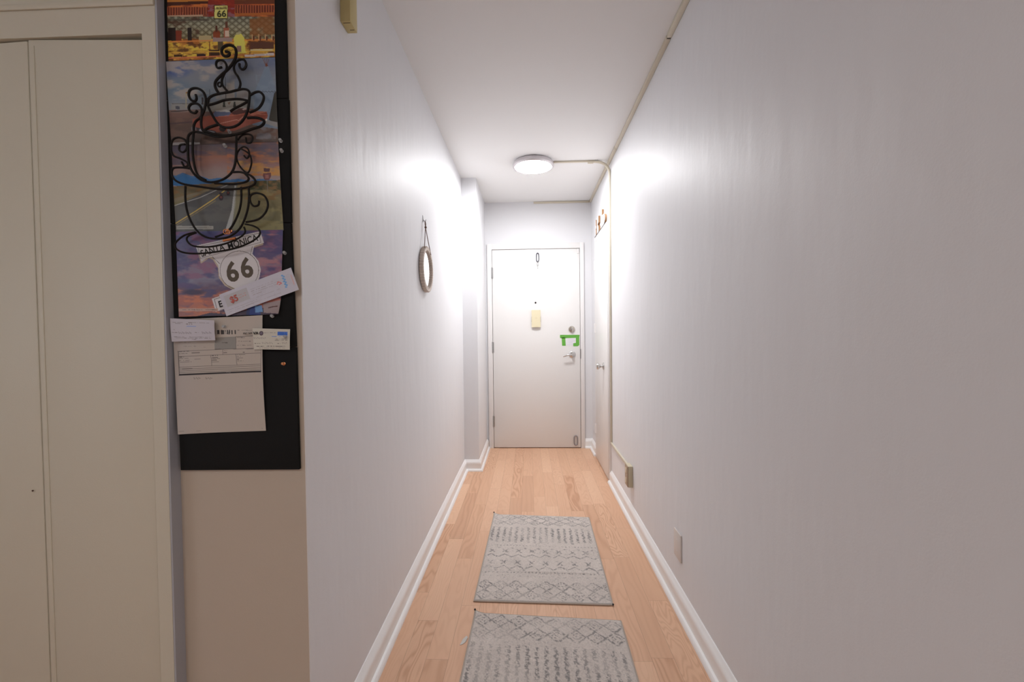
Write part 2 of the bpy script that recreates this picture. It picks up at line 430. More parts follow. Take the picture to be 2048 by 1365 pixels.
tube(bm, [Vector((0.098, yd-0.009, 1.902)), Vector((0.098, yd-0.009, 1.890))], 0.0016, 6)
bm_obj('split_ring', bm, STEEL, t)
bm = bmesh.new()
lathe(bm, [(0.0095, 0), (0.0095, 0.002)], (0.098, yd-0.007, 1.863), (0, -1, 0), 18)
bx(bm, 0.0955, 0.1002, yd-0.0088, yd-0.007, 1.826, 1.858)
bx(bm, 0.1002, 0.102, yd-0.0088, yd-0.007, 1.832, 1.837)
bm_obj('key', bm, mat('key_metal', (0.45, 0.45, 0.44), 0.35, metal=1), t)

# ------------------------------------------------------------------ side door (door_2)
xs = XR-0.018
fr = bmesh.new(); sy0, sy1, sz = 3.507, 4.145, 2.015
bx(fr, xs, XR+0.10, DY0, sy0, 0, DZ, bev=0.0015); bx(fr, xs, XR+0.10, sy1, DY1, 0, DZ, bev=0.0015); bx(fr, xs, XR+0.10, sy0, sy1, sz, DZ, bev=0.0015)
bx(fr, XR+0.06, XR+0.08, sy0, sy1, 0, sz)
struct(bm_obj('trim_3', fr, TRIM))
xd_ = XR-0.020
d2 = struct(box('door_2', DOORM, None, xd_, xd_+0.038, sy0+0.004, sy1-0.003, 0.010, sz-0.004, bev=0.001))
for z in (1.80, 1.22, 0.28):
    bm = bmesh.new()
    for k in range(5): lathe(bm, [(0.006, 0), (0.006, 0.0165)], (xd_-0.005, sy1+0.002, z-0.043+k*0.0175), (0, 0, 1), 10)
    bx(bm, xd_-0.002, xd_+0.001, sy1-0.020, sy1+0.012, z-0.043, z+0.043)
    part(bm_obj('hinge', bm, TRIM, d2), 'white painted hinge')
ky, kz = 3.700, 0.900
kn = lathe_obj('knob_rose', CHROME, d2, [(0.031, 0), (0.031, 0.004), (0.024, 0.010), (0.012, 0.012)], (xd_, ky, kz), (-1, 0, 0), 32)
lathe_obj('door_knob', CHROME, kn, [(0.011, 0.010), (0.011, 0.028), (0.018, 0.034), (0.026, 0.042), (0.0275, 0.052), (0.024, 0.060), (0.012, 0.064)], (xd_, ky, kz), (-1, 0, 0), 32)

# cut-out wooden sign standing on the side door frame
sg = thing('wooden_cutout_sign', 'row of wooden cutout shapes on a thin dark base above the side door', 'wall sign', (XR-0.012, 3.85, DZ))
WOODC = mat('honey_wood', (0.34, 0.18, 0.08), 0.55, bump=[(60, 0.2, 0.001, (1,1,8))])
box('base_strip', mat('dark_brown_strip', (0.05, 0.035, 0.03), 0.5), sg, xs-0.002, XR-0.001, 3.60, 4.16, DZ, DZ+0.007)
zb = DZ+0.007
def cut(polys):
    bm = bmesh.new()
    for pl in polys: extrude_poly(bm, [Vector((xs, y, z)) for y, z in pl], Vector((0.017, 0, 0)))
    o = bm_obj('cutout', bm, WOODC, sg, ang=25)
    bm = bmesh.new()
    for pl in polys: extrude_poly(bm, [Vector((xs-0.0015, y, z)) for y, z in pl], Vector((0.0015, 0, 0)))
    f = bm_obj('painted_face', bm, TRIM, o, ang=25);
    return o
cut([[(4.135, zb), (4.095, zb), (4.095, zb+0.06), (4.075, zb+0.06), (4.075, zb+0.085), (4.095, zb+0.085), (4.095, zb+0.143), (4.135, zb+0.143)]])
cut([[(4.03, zb), (3.945, zb), (3.945, zb+0.045), (3.99, zb+0.075), (3.95, zb+0.085), (3.95, zb+0.143), (4.03, zb+0.143)]])
arc = [(3.70-0.085*math.sin(PI*k/12), zb+0.045-0.045*math.cos(PI*k/12)) for k in range(13)]
cut([[(3.81, zb)] + arc + [(3.765, zb+0.095), (3.765, zb+0.150), (3.81, zb+0.150)]])

# ------------------------------------------------------------------ hallway ceiling lamp
def ceiling_lamp(label, x, y, strength, col):
    t = thing('ceiling_light', label, 'ceiling light', (x, y, CZ))
    zc = CZ
    bm = bmesh.new(); lathe(bm, [(0.125, 0), (0.150, 0.004), (0.157, 0.016), (0.160, 0.026), (0.160, 0.034), (0.155, 0.041), (0.148, 0.043), (0.141, 0.040), (0.141, 0.030), (0.02, 0.028)], (x, y, zc), (0, 0, -1), 64)
    bm_obj('trim_ring', bm, mat('lamp_ring_satin', (0.66, 0.62, 0.64), 0.35, metal=0.4), t)
    bm = bmesh.new()
    pr = [(0.1405, 0.036)] + [(0.1405*math.cos(a), 0.040+0.007*math.sin(a)) for a in [k*PI/2/8 for k in range(9)]]
    lathe(bm, pr, (x, y, zc), (0, 0, -1), 64)
    bm_obj('diffuser', bm, mat('lamp_glow_%d' % int(strength*10), (0.9, 0.9, 0.9), 0.4, emit=(col, strength)), t)
    return t
ceiling_lamp('round white glowing ceiling lamp in the middle of the hallway', 0.049, 3.455, LAMP_STRENGTH, (0.985, 0.985, 1.0))
ceiling_lamp('unseen round warm fill lamp added behind the camera', -1.25, -1.15, ROOM_FILL_STRENGTH, (1.0, 0.88, 0.74))  # added out of view to light the closet and board wall
ceiling_lamp('unseen round white fill lamp added behind the camera, in line with the hallway', 0.10, -1.10, FILL_STRENGTH, (1.0, 0.97, 0.95))  # added out of view to brighten the near hallway walls

# ------------------------------------------------------------------ surface wiring
def bar(bm, x0, x1, y0, y1, z0, z1): bx(bm, x0, x1, y0, y1, z0, z1, bev=0.0025)
t = thing('cable_raceway', 'beige raceway running along the edge of ceiling and right wall to the far wall', 'raceway', (XR, 2.4, CZ))
for (y0, y1) in ((-2.9, 2.005-0.002), (2.013, 3.20), (3.202, YF-0.001)):
    bm = bmesh.new(); s = 0.021 if y0 < 1 else 0.020
    bar(bm, XR-s, XR, y0, y1, CZ-s, CZ); bm_obj('channel', bm, RACE, t)
bm = bmesh.new(); bar(bm, XR-0.0225, XR, 3.192, 3.212, CZ-0.0225, CZ); bm_obj('coupling', bm, RACE, t)
bm = bmesh.new(); bar(bm, 0.063, XR-0.0205, YF-0.012, YF, CZ-0.021, CZ-0.002); bm_obj('channel', bm, RACE, t)
bm = bmesh.new(); bx(bm, XR-0.017, XR-0.001, 2.0035, 2.0125, CZ-0.017, CZ-0.001); bm_obj('wire_gap', bm, DARK, t)

YW = 3.450
t = thing('conduit', 'beige conduit from the hallway lamp over ceiling and down beside side door to outlet', 'conduit', (XR, YW, 1.2))
bm = bmesh.new(); bar(bm, 0.205, 0.49, YW-0.0085, YW+0.0085, CZ-0.013, CZ); bm_obj('ceiling_run', bm, RACE, t)
bm = bmesh.new()
pts = catmull([(0.475, YW, CZ-0.009), (0.53, YW, CZ-0.010), (0.575, YW, CZ-0.020), (0.612, YW, CZ-0.045), (XR-0.009, YW, CZ-0.09), (XR-0.008, YW, CZ-0.165)], 8)
tube(bm, pts, 0.0105, 12); bm_obj('elbow', bm, RACE, t)
bm = bmesh.new(); lathe(bm, [(0.0125, 0), (0.0125, 0.04)], (0.47, YW, CZ-0.0125), (1, 0, 0), 14); bm_obj('coupling', bm, RACE, t)
bm = bmesh.new(); bx(bm, 0.520, 0.545, YW-0.012, YW-0.002, CZ-0.006, CZ); bm_obj('clip', bm, STEEL, t)
bm = bmesh.new(); bar(bm, XR-0.014, XR, YW-0.0095, YW+0.0095, 0.325, CZ-0.15); bm_obj('wall_run', bm, RACE, t)
bm = bmesh.new(); bar(bm, XR-0.014, XR, 2.852, YW+0.0095, 0.308, 0.327); bm_obj('low_run', bm, RACE, t)

t = thing('surface_outlet', 'beige surface mounted power outlet low on right wall, fed by the conduit', 'outlet', (XR, 2.81, 0.25))
oy0, oy1, oz0, oz1 = 2.768, 2.850, 0.212, 0.345
bm = bmesh.new(); bx(bm, XR-0.029, XR, oy0, oy1, oz0, oz1, bev=0.0025); bm_obj('back_box', bm, mat('outlet_beige', (0.62, 0.55, 0.40), 0.45), t)
fp = mat('outlet_brown', (0.40, 0.29, 0.20), 0.4)
bm = bmesh.new(); bx(bm, XR-0.033, XR-0.029, oy0+0.002, oy1-0.002, oz0+0.002, oz1-0.002, bev=0.001); pl = bm_obj('face_plate', bm, fp, t)
for z in (0.247, 0.310):
    bm = bmesh.new(); bx(bm, XR-0.036, XR-0.033, 2.794, 2.825, z-0.017, z+0.017, bev=0.002); bm_obj('socket', bm, mat('ivory_plastic', (0.72, 0.64, 0.48), 0.4), pl)
lathe_obj('screw', STEEL, pl, [(0.003, 0), (0.002, 0.0015)], (XR-0.033, 2.809, 0.2785), (-1, 0, 0), 10)

bm = bmesh.new(); bx(bm, XR-0.0065, XR, 1.885, 1.972, 0.203, 0.322, bev=0.0025)
t = tag(bm_obj('blank_wall_plate', bm, mat('plate_pinkish_white', (0.72, 0.66, 0.62), 0.4), None), 'painted blank cover plate low on the right wall near the front', 'wall plate')
for z in (0.238, 0.287): lathe_obj('screw', TRIM, t, [(0.0032, 0), (0.002, 0.001)], (XR-0.0065, 1.928, z), (-1, 0, 0), 10)

# ------------------------------------------------------------------ box high on the left wall
t = thing('wall_chime_box', 'narrow beige plastic box high on the left wall near its front corner', 'wall box', (XL, 1.37, 2.15))
bm = bmesh.new(); bx(bm, XL, XL+0.031, 1.345, 1.402, 2.152, 2.30, bev=0.002); bm_obj('housing', bm, mat('aged_beige_plastic', (0.58, 0.48, 0.22), 0.45), t)
for (x0, y0) in ((XL+0.006, 1.352), (XL+0.014, 1.384)):
    bm = bmesh.new(); bx(bm, x0, XL+0.028, y0, y0+0.0022, 2.1512, 2.1535)
    bm_obj('slot', bm, mat('slot_brown', (0.14, 0.10, 0.05), 0.6), t)

# ------------------------------------------------------------------ hanging mirror
MY, MZ, MR = 2.385, 1.542, 0.122
HK = Vector((XL+0.010, 2.375, 1.803))
t = thing('wall_hook', 'small metal hook on left wall that holds the round mirror', 'hook', (XL, HK.y, HK.z))
bm = bmesh.new(); bx(bm, XL, XL+0.003, HK.y-0.006, HK.y+0.006, HK.z-0.008, HK.z+0.028, bev=0.001); bm_obj('hook_plate', bm, STEEL, t)
bm = bmesh.new(); tube(bm, catmull([(XL+0.003, HK.y, HK.z+0.004), (XL+0.008, HK.y, HK.z-0.003), (XL+0.014, HK.y, HK.z-0.002), (XL+0.016, HK.y, HK.z+0.006)], 5), 0.0018, 8); bm_obj('hook_arm', bm, STEEL, t)
t = thing('hanging_mirror', 'round mirror with scalloped pale wood frame hanging by brown cord on left wall', 'mirror', (XL, MY, MZ-MR))
RIM = mat('whitewashed_wood', (0.68, 0.59, 0.52), 0.6, bump=[(160, 0.3, 0.001, (1,1,1))])
bm = bmesh.new(); NL = 44; NS = NL*8; rings = []
for k in range(NS):
    a = 2*PI*k/NS; w_ = 0.5+0.5*math.cos(a*NL)
    ro = MR-0.003+0.005*w_; ri = MR-0.020-0.005*w_
    sec = [(ro, 0.001), (ro, 0.016+0.003*w_), (ro-0.003, 0.0215), ((ro+ri)/2, 0.019), (ri+0.003, 0.0215), (ri, 0.017+0.002*w_), (ri, 0.001)]
    rings.append([bm.verts.new((XL+0.002+h, MY+r*math.cos(a), MZ+r*math.sin(a))) for r, h in sec])
for k in range(NS):
    A, B = rings[k], rings[(k+1) % NS]
    for j in range(7): bm.faces.new((A[j], A[(j+1) % 7], B[(j+1) % 7], B[j]))
bm_obj('scalloped_frame', bm, RIM, t, ang=50)
lathe_obj('mirror_glass', mat('mirror_silver', (0.9, 0.9, 0.9), 0.02, metal=1), t, [(MR-0.0215, 0.004), (MR-0.0215, 0.014)], (XL, MY, MZ), (1, 0, 0), 48)
CORDM = mat('brown_leather_cord', (0.16, 0.085, 0.055), 0.7)
bm = bmesh.new()
kx = XL+0.013
tube(bm, [Vector((kx+0.006, MY-0.070, MZ+0.090)), Vector((kx+0.003, HK.y-0.030, HK.z-0.105)), Vector((kx, HK.y+0.000, HK.z-0.036))], 0.0022, 6)
tube(bm, [Vector((kx+0.010, MY+0.070, MZ+0.090)), Vector((kx+0.006, HK.y+0.034, HK.z-0.105)), Vector((kx, HK.y+0.002, HK.z-0.036))], 0.0022, 6)
tube(bm, catmull([(kx, HK.y, HK.z-0.036), (kx, HK.y-0.010, HK.z-0.016), (XL+0.011, HK.y, HK.z-0.002), (kx, HK.y+0.010, HK.z-0.016), (kx, HK.y, HK.z-0.036)], 5), 0.002, 6)
bmesh.ops.create_uvsphere(bm, u_segments=10, v_segments=8, radius=0.0065, matrix=Matrix.Translation((kx+0.001, HK.y, HK.z-0.036)))
bm_obj('cord', bm, CORDM, t)

# ------------------------------------------------------------------ rugs
def hashn(ix, iy, s=0):
    v = np.sin(ix*127.1+iy*311.7+s*74.7)*43758.5453
    return v-np.floor(v)
def vnoise(x, y, s=0):
    ix, iy = np.floor(x), np.floor(y); fx, fy = x-ix, y-iy
    fx = fx*fx*(3-2*fx); fy = fy*fy*(3-2*fy)
    a, b = hashn(ix, iy, s), hashn(ix+1, iy, s); c, d = hashn(ix, iy+1, s), hashn(ix+1, iy+1, s)
    return (a*(1-fx)+b*fx)*(1-fy)+(c*(1-fx)+d*fx)*fy
def fbm(x, y, s=0, o=4):
    t = 0; a = 0.5; n = 0
    for k in range(o): t = t+a*vnoise(x*2**k, y*2**k, s+k); n += a; a *= 0.55
    return t/n
def sst(a, b, x): t_ = np.clip((x-a)/(b-a), 0, 1); return t_*t_*(3-2*t_)

def rug_pattern(u, v, seed):
    """u across, v from the far edge, both in metres -> darkness 0..1"""
    uu = u + 0.006*(vnoise(u*70, v*70, seed)-0.5)+0.004*(vnoise(u*200, v*200, seed+1)-0.5); vv = v+0.006*(vnoise(u*70, v*70, seed+5)-0.5)+0.004*(vnoise(u*200, v*200, seed+6)-0.5)
    D = np.zeros_like(u)
    def line(dist, wd): return 1-sst(wd*0.5, wd, dist)
    def lattice(v0, v1, cw, ch, wd=0.0045):
        a = np.abs(((uu/cw+(vv-v0)/ch) % 1)-0.5)*cw*0.7; b = np.abs(((uu/cw-(vv-v0)/ch) % 1)-0.5)*cw*0.7
        m = np.maximum(line(a, wd), line(b, wd))
        # motif inside each diamond
        pu = ((uu/cw) % 1)-0.5; pv = (((vv-v0)/ch) % 1)-0.5
        inner = np.abs(pu)+np.abs(pv)
        m = np.maximum(m, line(np.abs(inner-0.26)*cw*0.7, 0.0038)*(vnoise(u*120, v*120, seed+2) > 0.45))
        m = np.maximum(m, (inner < 0.09)*0.9)
        m = np.maximum(m, (np.abs(np.abs(pu)-0.5) < 0.09)*(np.abs(pv) < 0.07)*0.9)
        return m*((vv > v0) & (vv < v1))
    D = np.maximum(D, lattice(0.010, 0.152, 0.076, 0.071, 0.0052))
    # strokes
    cw = 0.0352; k = np.floor(uu/cw); cu = (uu/cw-k-0.5)*cw
    L0 = 0.175+0.012*hashn(k, k*0+1, seed); L1 = 0.355+0.03*hashn(k, k*0+2, seed)
    wob = 0.0025*np.sin(vv*190+k*1.7); wid = 0.0042+0.0050*vnoise(vv*130, k*3.1, seed)
    D = np.maximum(D, line(np.abs(cu+wob), wid+0.002)*((vv > L0) & (vv < L1)))
    tick = (np.abs(((vv/0.019) % 1)-0.5) < 0.14) & (np.abs(cu) < 0.0075) & (vv > L0) & (vv < L1)
    D = np.maximum(D, tick*0.9)
    for vr in (0.410, 0.684):
        D = np.maximum(D, line(np.hypot((((uu/0.0178) % 1)-0.5)*0.0178, vv-vr), 0.0062))
    # hourglass and chevron band
    cw = 0.072; pu = (((uu/cw) % 1)-0.5)*cw; k = np.floor(uu/cw)
    for vc, sgn in ((0.525, 1), (0.640, 1)):
        D = np.maximum(D, line(np.abs((vv-vc)-0.030*(np.abs(pu)/0.036)+0.018), 0.0062)*(np.abs(vv-vc) < 0.03)*(np.abs(pu) < 0.034))
    for vc in (0.470, 0.590):
        h = vv-vc
        D = np.maximum(D, line(np.abs(np.abs(pu)-np.abs(h)*0.7), 0.0062)*(np.abs(h) < 0.020))
        D = np.maximum(D, (np.abs(h) < 0.004)*(np.abs(pu) < 0.009)*1.0)
    D = np.maximum(D, line(np.hypot((((uu/cw+0.5) % 1)-0.5)*cw, vv-0.440), 0.009))
    D = np.maximum(D, line(np.hypot((((uu/cw+0.5) % 1)-0.5)*cw, vv-0.665), 0.008))
    D = np.maximum(D, line(np.hypot((((uu/0.036) % 1)-0.5)*0.036, vv-0.715), 0.006)*0.8)
    D = np.maximum(D, lattice(0.755, 0.905, 0.072, 0.075, 0.0055))
    wear = sst(0.30, 0.52, fbm(u*190, v*190, seed+9, 2))*(0.45+0.55*sst(0.34, 0.56, fbm(u*8, v*8, seed+3, 3)))
    D = D*wear
    speck = (vnoise(u*240, v*240, seed+20) > 0.80)*0.5*sst(0.4, 0.7, fbm(u*14, v*14, seed+30, 2))
    return np.maximum(D, speck)

RUGM = vcol_mat('rug_pile', 0.95, 0.1)
def rug(label, fl, frr, nl, nr, seed):
    t = thing('rug', label, 'rug', ((fl[0]+nr[0])/2, (fl[1]+nr[1])/2, 0), 'pair of patterned hallway mats')
    nu, nv = 240, 360
    U, V = np.meshgrid(np.linspace(0, 1, nu+1), np.linspace(0, 1, nv+1))
    fl, frr, nl, nr = map(np.array, (fl, frr, nl, nr))
    P = (fl[None,None]*(1-U)[...,None]+frr[None,None]*U[...,None])*(1-V)[...,None]+(nl[None,None]*(1-U)[...,None]+nr[None,None]*U[...,None])*V[...,None]
    u, v = U*0.61, V*0.914
    edge = np.minimum(np.minimum(u, 0.61-u), np.minimum(v, 0.914-v))
    z = 0.0075*sst(-0.002, 0.006, edge)+0.0016*(vnoise(u*330, v*330, seed)-0.5)+0.0012*(vnoise(u*120, v*90, seed+2)-0.5)
    z = z + 0.0045*np.exp(-((v-0.674)/0.012)**2)*sst(0.25, 0.45, U)*(1-sst(0.8, 0.98, U)) + 0.002*fbm(u*7, v*7, seed+8, 2)
    z = z + 0.012*np.exp(-(u**2+v**2)/0.018**2)
    D = rug_pattern(u, v, seed)
    tone = 0.5+0.5*fbm(u*12, v*12, seed+40, 3); gr = fbm(u*300, v*300, seed+50, 2)
    basec = np.array([0.650, 0.585, 0.540]); dk = np.array([0.215, 0.205, 0.200])
    c = basec[None,None]*(0.74+0.30*tone+0.34*(gr-0.5))[...,None]
    c = c*(1-D[...,None]*0.85)+dk[None,None]*D[...,None]*0.85
    bl = (edge < 0.006)[...,None]; c = np.where(bl, c*0+np.array([0.55, 0.52, 0.49]), c)
    verts = np.dstack([P[..., 0], P[..., 1], z]).reshape(-1, 3)
    idx = np.arange((nu+1)*(nv+1)).reshape(nv+1, nu+1)
    f = np.stack([idx[:-1,:-1], idx[1:,:-1], idx[1:,1:], idx[:-1,1:]], -1).reshape(-1, 4)
    me = bpy.data.meshes.new('pile'); me.from_pydata(verts.tolist(), [], f.tolist())
    at = me.color_attributes.new('Col', 'FLOAT_COLOR', 'POINT')
    at.data.foreach_set('color', np.concatenate([c.reshape(-1, 3), np.ones((len(verts), 1))], 1).ravel())
    for p in me.polygons: p.use_smooth = True
    o = link('pile', me, RUGM, t); o.matrix_parent_inverse = Matrix.Translation(-t.location)
    # stitched edge
    bm = bmesh.new()
    cs = [fl, frr, nr, nl]; pts = []
    zc = [0.016, 0.0035, 0.0035, 0.0035]
    for i in range(4):
        a, b = cs[i], cs[(i+1) % 4]
        for k in range(30):
            s = k/30; dd = min(s*0.6, 1) if i else s*0.6
            zz = 0.0035 + (0.0125*math.exp(-(s*0.61/0.018)**2) if i == 0 else 0) + (0.0125*math.exp(-((1-s)*0.9/0.018)**2) if i == 3 else 0)
            pts.append(Vector((a[0]+(b[0]-a[0])*s, a[1]+(b[1]-a[1])*s, zz)))
    tube(bm, pts, 0.0032, 6, closed=True)
    bm_obj('edge_binding', bm, mat('rug_binding', (0.50, 0.42, 0.36), 0.9, spec=0.1), t)
    for c_ in (cs[0], cs[2]):
        bm = bmesh.new()
        bmesh.ops.create_uvsphere(bm, u_segments=8, v_segments=6, radius=0.0045, matrix=Matrix.Translation((c_[0], c_[1], 0.019 if c_ is cs[0] else 0.006)))
        bm_obj('corner_stitching', bm, mat('dark_thread', (0.05, 0.045, 0.045), 0.8), t)
rug('grey patterned mat farther from camera, its whole shape visible on the oak floor', (-0.238, 2.850), (0.374, 2.811), (-0.255, 1.928), (0.356, 1.911), 3)
rug('grey patterned mat nearest the camera, cut off by the bottom of picture', (-0.240, 1.844), (0.368, 1.805), (-0.257, 0.925), (0.351, 0.890), 11)
bm = bmesh.new()
sp = [(-0.276, 1.655), (-0.268, 1.690), (-0.256, 1.702), (-0.250, 1.694), (-0.256, 1.672), (-0.266, 1.660)]
extrude_poly(bm, [Vector((x, y, 0.0008+0.004*(i in (2, 3)))) for i, (x, y) in enumerate(sp)], Vector((0, 0, 0.0006)))
tag(bm_obj('paper_scrap', bm, mat('scrap_white', (0.62, 0.60, 0.56), 0.6), None), 'tiny pale scrap lying on the floor at left edge of the nearest mat', 'scrap')

# ------------------------------------------------------------------ bifold closet door (door_3)
root = bpy.data.objects.new('door_3', None); COL.objects.link(root); root.location = (-1.6, YC+0.02, 0); struct(root)
def panel(xr, xl, yr, yl, z0=0.02, z1=1.925, dz=0.0):
    """one flat leaf between its right and left edge"""
    bm = bmesh.new(); th = 0.028
    pr, pl = Vector((xr, yr, 0)), Vector((xl, yl, 0)); d = (pl-pr).normalized(); nn = Vector((-d.y, d.x, 0))
    if nn.y < 0: nn = -nn
    for (s0, s1, o0) in ((0.0, 1.0, 0.0),):
        a, b = pr+(pl-pr)*s0, pr+(pl-pr)*s1
        ps = [a, b, b+nn*th, a+nn*th]
        lo = [bm.verts.new(p+Vector((0, 0, z0))) for p in ps]
        hi = [bm.verts.new(p+Vector((0, 0, z1+(dz if i in (1, 2) else 0)))) for i, p in enumerate(ps)]
        bm.faces.new(lo); bm.faces.new(list(reversed(hi)))
        for i in range(4): bm.faces.new((lo[i], lo[(i+1) % 4], hi[(i+1) % 4], hi[i]))
    bmesh.ops.recalc_face_normals(bm, faces=bm.faces)
    bmesh.ops.bevel(bm, geom=[e for e in bm.edges], offset=0.003, segments=2, profile=0.5, affect='EDGES')
    return bm_obj('door_panel', bm, CREAM, root)
p1 = panel(-0.9305, -1.2185, YC+0.004, YC+0.003, z1=1.922, dz=0.009)
panel(-1.2215, -1.5085, YC+0.004, YC+0.020, z1=1.929)
panel(-1.5115, -1.799, YC+0.020, YC+0.006, z1=1.925)
panel(-1.802, -2.0885, YC+0.006, YC+0.008, z1=1.925)
panel(-2.0915, -2.342, YC+0.008, YC+0.006, z1=1.925)
bm = bmesh.new(); bx(bm, -1.2150, -1.2020, YC+0.0012, YC+0.0042, 0.03, 1.915, bev=0.001)
o = bm_obj('edge_strip', bm, CREAM, p1)
bm = bmesh.new(); q = W(66, 982, YC+0.003); lathe(bm, [(0.0022, 0), (0.0022, 0.0015)], q, (0, -1, 0), 10); bm_obj('screw', bm, mat('rust_dark', (0.07, 0.035, 0.02), 0.5), p1)

# ------------------------------------------------------------------ pin board: four black squares
YT = YB-0.010            # front of the board squares
def tile(label, q):
    bm = bmesh.new(); P = [W(x, y, YT) for x, y in q]
    extrude_poly(bm, P, Vector((0, 0.0095, 0)))
    bmesh.ops.bevel(bm, geom=bm.edges[:], offset=0.0012, segments=2, affect='EDGES', profile=0.5)
    tag(bm_obj('pin_board_tile', bm, CORK, None), label, 'pin board', 'black square pin board tiles')
tile('bottom black pin board tile, bare under the white form', [(351, 698.5), (591.5, 695), (598.5, 940), (361, 941.5)])
tile('black pin board tile second from the bottom, behind the purple sunset page', [(340, 448), (581, 446), (591, 694), (350, 697)])
tile('black pin board tile third from the bottom, behind car page and cup artwork', [(331.5, 202), (576, 197), (581.5, 445), (340.5, 447)])
tile('topmost black pin board tile, behind the diner bar page', [(327, -50), (568.5, -52), (574.5, 196), (331, 201)])

# printed pages: colours laid out in a small numpy painter
class Page:
    def __init__(s, quad, n=(220, 150), base=(200, 195, 190), seed=1):
        s.nu, s.nv = n; U, V = np.meshgrid(np.linspace(0, 1, n[0]+1), np.linspace(0, 1, n[1]+1)); s.U, s.V = U, V
        (a, b, c, d) = [np.array(q, float) for q in quad]      # TL TR BR BL
        P = (a*(1-U)[...,None]+b*U[...,None])*(1-V)[...,None]+(d*(1-U)[...,None]+c*U[...,None])*V[...,None]
        s.x, s.y = P[..., 0], P[..., 1]; s.c = np.zeros(U.shape+(3,))+np.array(base, float); s.seed = seed
    def put(s, m, col, a=1.0):
        m = np.asarray(m, float)*a; s.c = s.c*(1-m[...,None])+np.array(col, float)*m[...,None]
    def poly(s, pts, col, a=1.0):
        x, y = s.x, s.y; ins = np.zeros(x.shape, bool); n = len(pts)
        for i in range(n):
            (x1, y1), (x2, y2) = pts[i], pts[(i+1) % n]
            if y1 == y2: continue
            ins ^= ((y1 > y) != (y2 > y)) & (x < (x2-x1)*(y-y1)/(y2-y1)+x1)
        s.put(ins, col, a)
    def rect(s, x0, y0, x1, y1, col, a=1.0): s.put((s.x > x0) & (s.x < x1) & (s.y > y0) & (s.y < y1), col, a)
    def ell(s, cx, cy, rx, ry, col, a=1.0, soft=0.0):
        r = np.hypot((s.x-cx)/rx, (s.y-cy)/ry); s.put(1-sst(1-soft, 1+1e-3, r) if soft else r < 1, col, a)
    def seg(s, pts, wd, col, a=1.0):
        for (x1, y1), (x2, y2) in zip(pts[:-1], pts[1:]):
            dx, dy = x2-x1, y2-y1; L2 = dx*dx+dy*dy+1e-9
            t_ = np.clip(((s.x-x1)*dx+(s.y-y1)*dy)/L2, 0, 1); d = np.hypot(s.x-x1-t_*dx, s.y-y1-t_*dy)
            s.put(1-sst(wd*0.35, wd*0.65, d), col, a)
    def grad(s, ys, cols, m=None, warp=0.0, sc=40):
        y = s.y+warp*(fbm(s.x/sc, s.y/sc*2.2, s.seed, 4)-0.5)
        g = np.stack([np.interp(y, ys, [c[i] for c in cols]) for i in range(3)], -1)
        s.c = g if m is None else np.where(m[..., None], g, s.c)
    def clouds(s, col, sc, th, a, m=None, stretch=2.0, seed=0):
        n = sst(th-0.1, th+0.14, fbm(s.x/sc, s.y/sc*stretch, s.seed+seed, 4))*a
        s.put(n if m is None else n*m, col)
    def textline(s, x0, x1, y, col=(60, 56, 52), a=0.6, h=1.0, slope=0.0, ch=2.0):
        yy = y+(s.x-x0)*slope
        k = np.floor((s.x-x0)/ch); on = hashn(k, k*0+round(y*7), 3) > 0.2
        word = hashn(np.floor((s.x-x0)/(ch*5.3)), k*0+round(y*3), 5) > 0.08
        s.put((np.abs(s.y-yy) < h*0.5)*(s.x > x0)*(s.x < x1)*on*word, col, a)
    def build(s, name, label, cat, Y, gain=3.4, sat=1.0, gloss=0.3, curl=None, group=None, floor_=0.004, maxc=0.86):
        P = [W(x, y, Y) for x, y in ((s.x[0,0], s.y[0,0]), (s.x[0,-1], s.y[0,-1]), (s.x[-1,-1], s.y[-1,-1]), (s.x[-1,0], s.y[-1,0]))]
        # exact plane positions of every grid point
        a = (s.x-1024)/F_PX; b = (682.5-s.y)/F_PX
        dx = R3.x*a+U3.x*b+_fw2.x; dy = R3.y*a+U3.y*b+_fw2.y; dz = R3.z*a+U3.z*b+_fw2.z
        t_ = Y/dy; X = dx*t_; Z = CAM_H+dz*t_; YY = np.zeros_like(X)+Y
        if curl is not None: YY = YY-curl(s.U, s.V)
        g_ = s.c.mean(-1, keepdims=True); srgb = np.clip((g_+(s.c-g_)*sat)/255, 0, 1); l = np.where(srgb <= 0.04045, srgb/12.92, ((srgb+0.055)/1.055)**2.4)
        l = np.clip(l*np.array([gain*0.72, gain*0.80, gain*0.90]), floor_, maxc)
        top = np.stack([X, YY, Z], -1).reshape(-1, 3); n = len(top)
        idx = np.arange(n).reshape(X.shape)
        f = np.stack([idx[:-1,:-1], idx[1:,:-1], idx[1:,1:], idx[:-1,1:]], -1).reshape(-1, 4)
        me = bpy.data.meshes.new(name)
        back = top+np.array([0, 0.0006, 0]); fb = f[:, ::-1]+n
        per = np.concatenate([idx[0, :], idx[1:, -1], idx[-1, -2::-1], idx[-2:0:-1, 0]])
        nx = np.roll(per, -1); side = np.stack([per, per+n, nx+n, nx], -1)[:, ::-1]
        me.from_pydata(np.concatenate([top, back]).tolist(), [], np.concatenate([f, fb, side]).tolist())
        at = me.color_attributes.new('Col', 'FLOAT_COLOR', 'POINT')
        cc = np.concatenate([l.reshape(-1, 3), np.ones((n, 1))], 1)
        cb = cc*0+np.array([0.6, 0.58, 0.55, 1.0])
        at.data.foreach_set('color', np.concatenate([cc, cb]).ravel())
        for p in me.polygons: p.use_smooth = True
        me.set_sharp_from_angle(angle=0.8)
        o = link(name, me, vcol_mat('print_gloss_%d' % int(gloss*100), gloss, 0.4))
        return tag(o, label, cat, group)

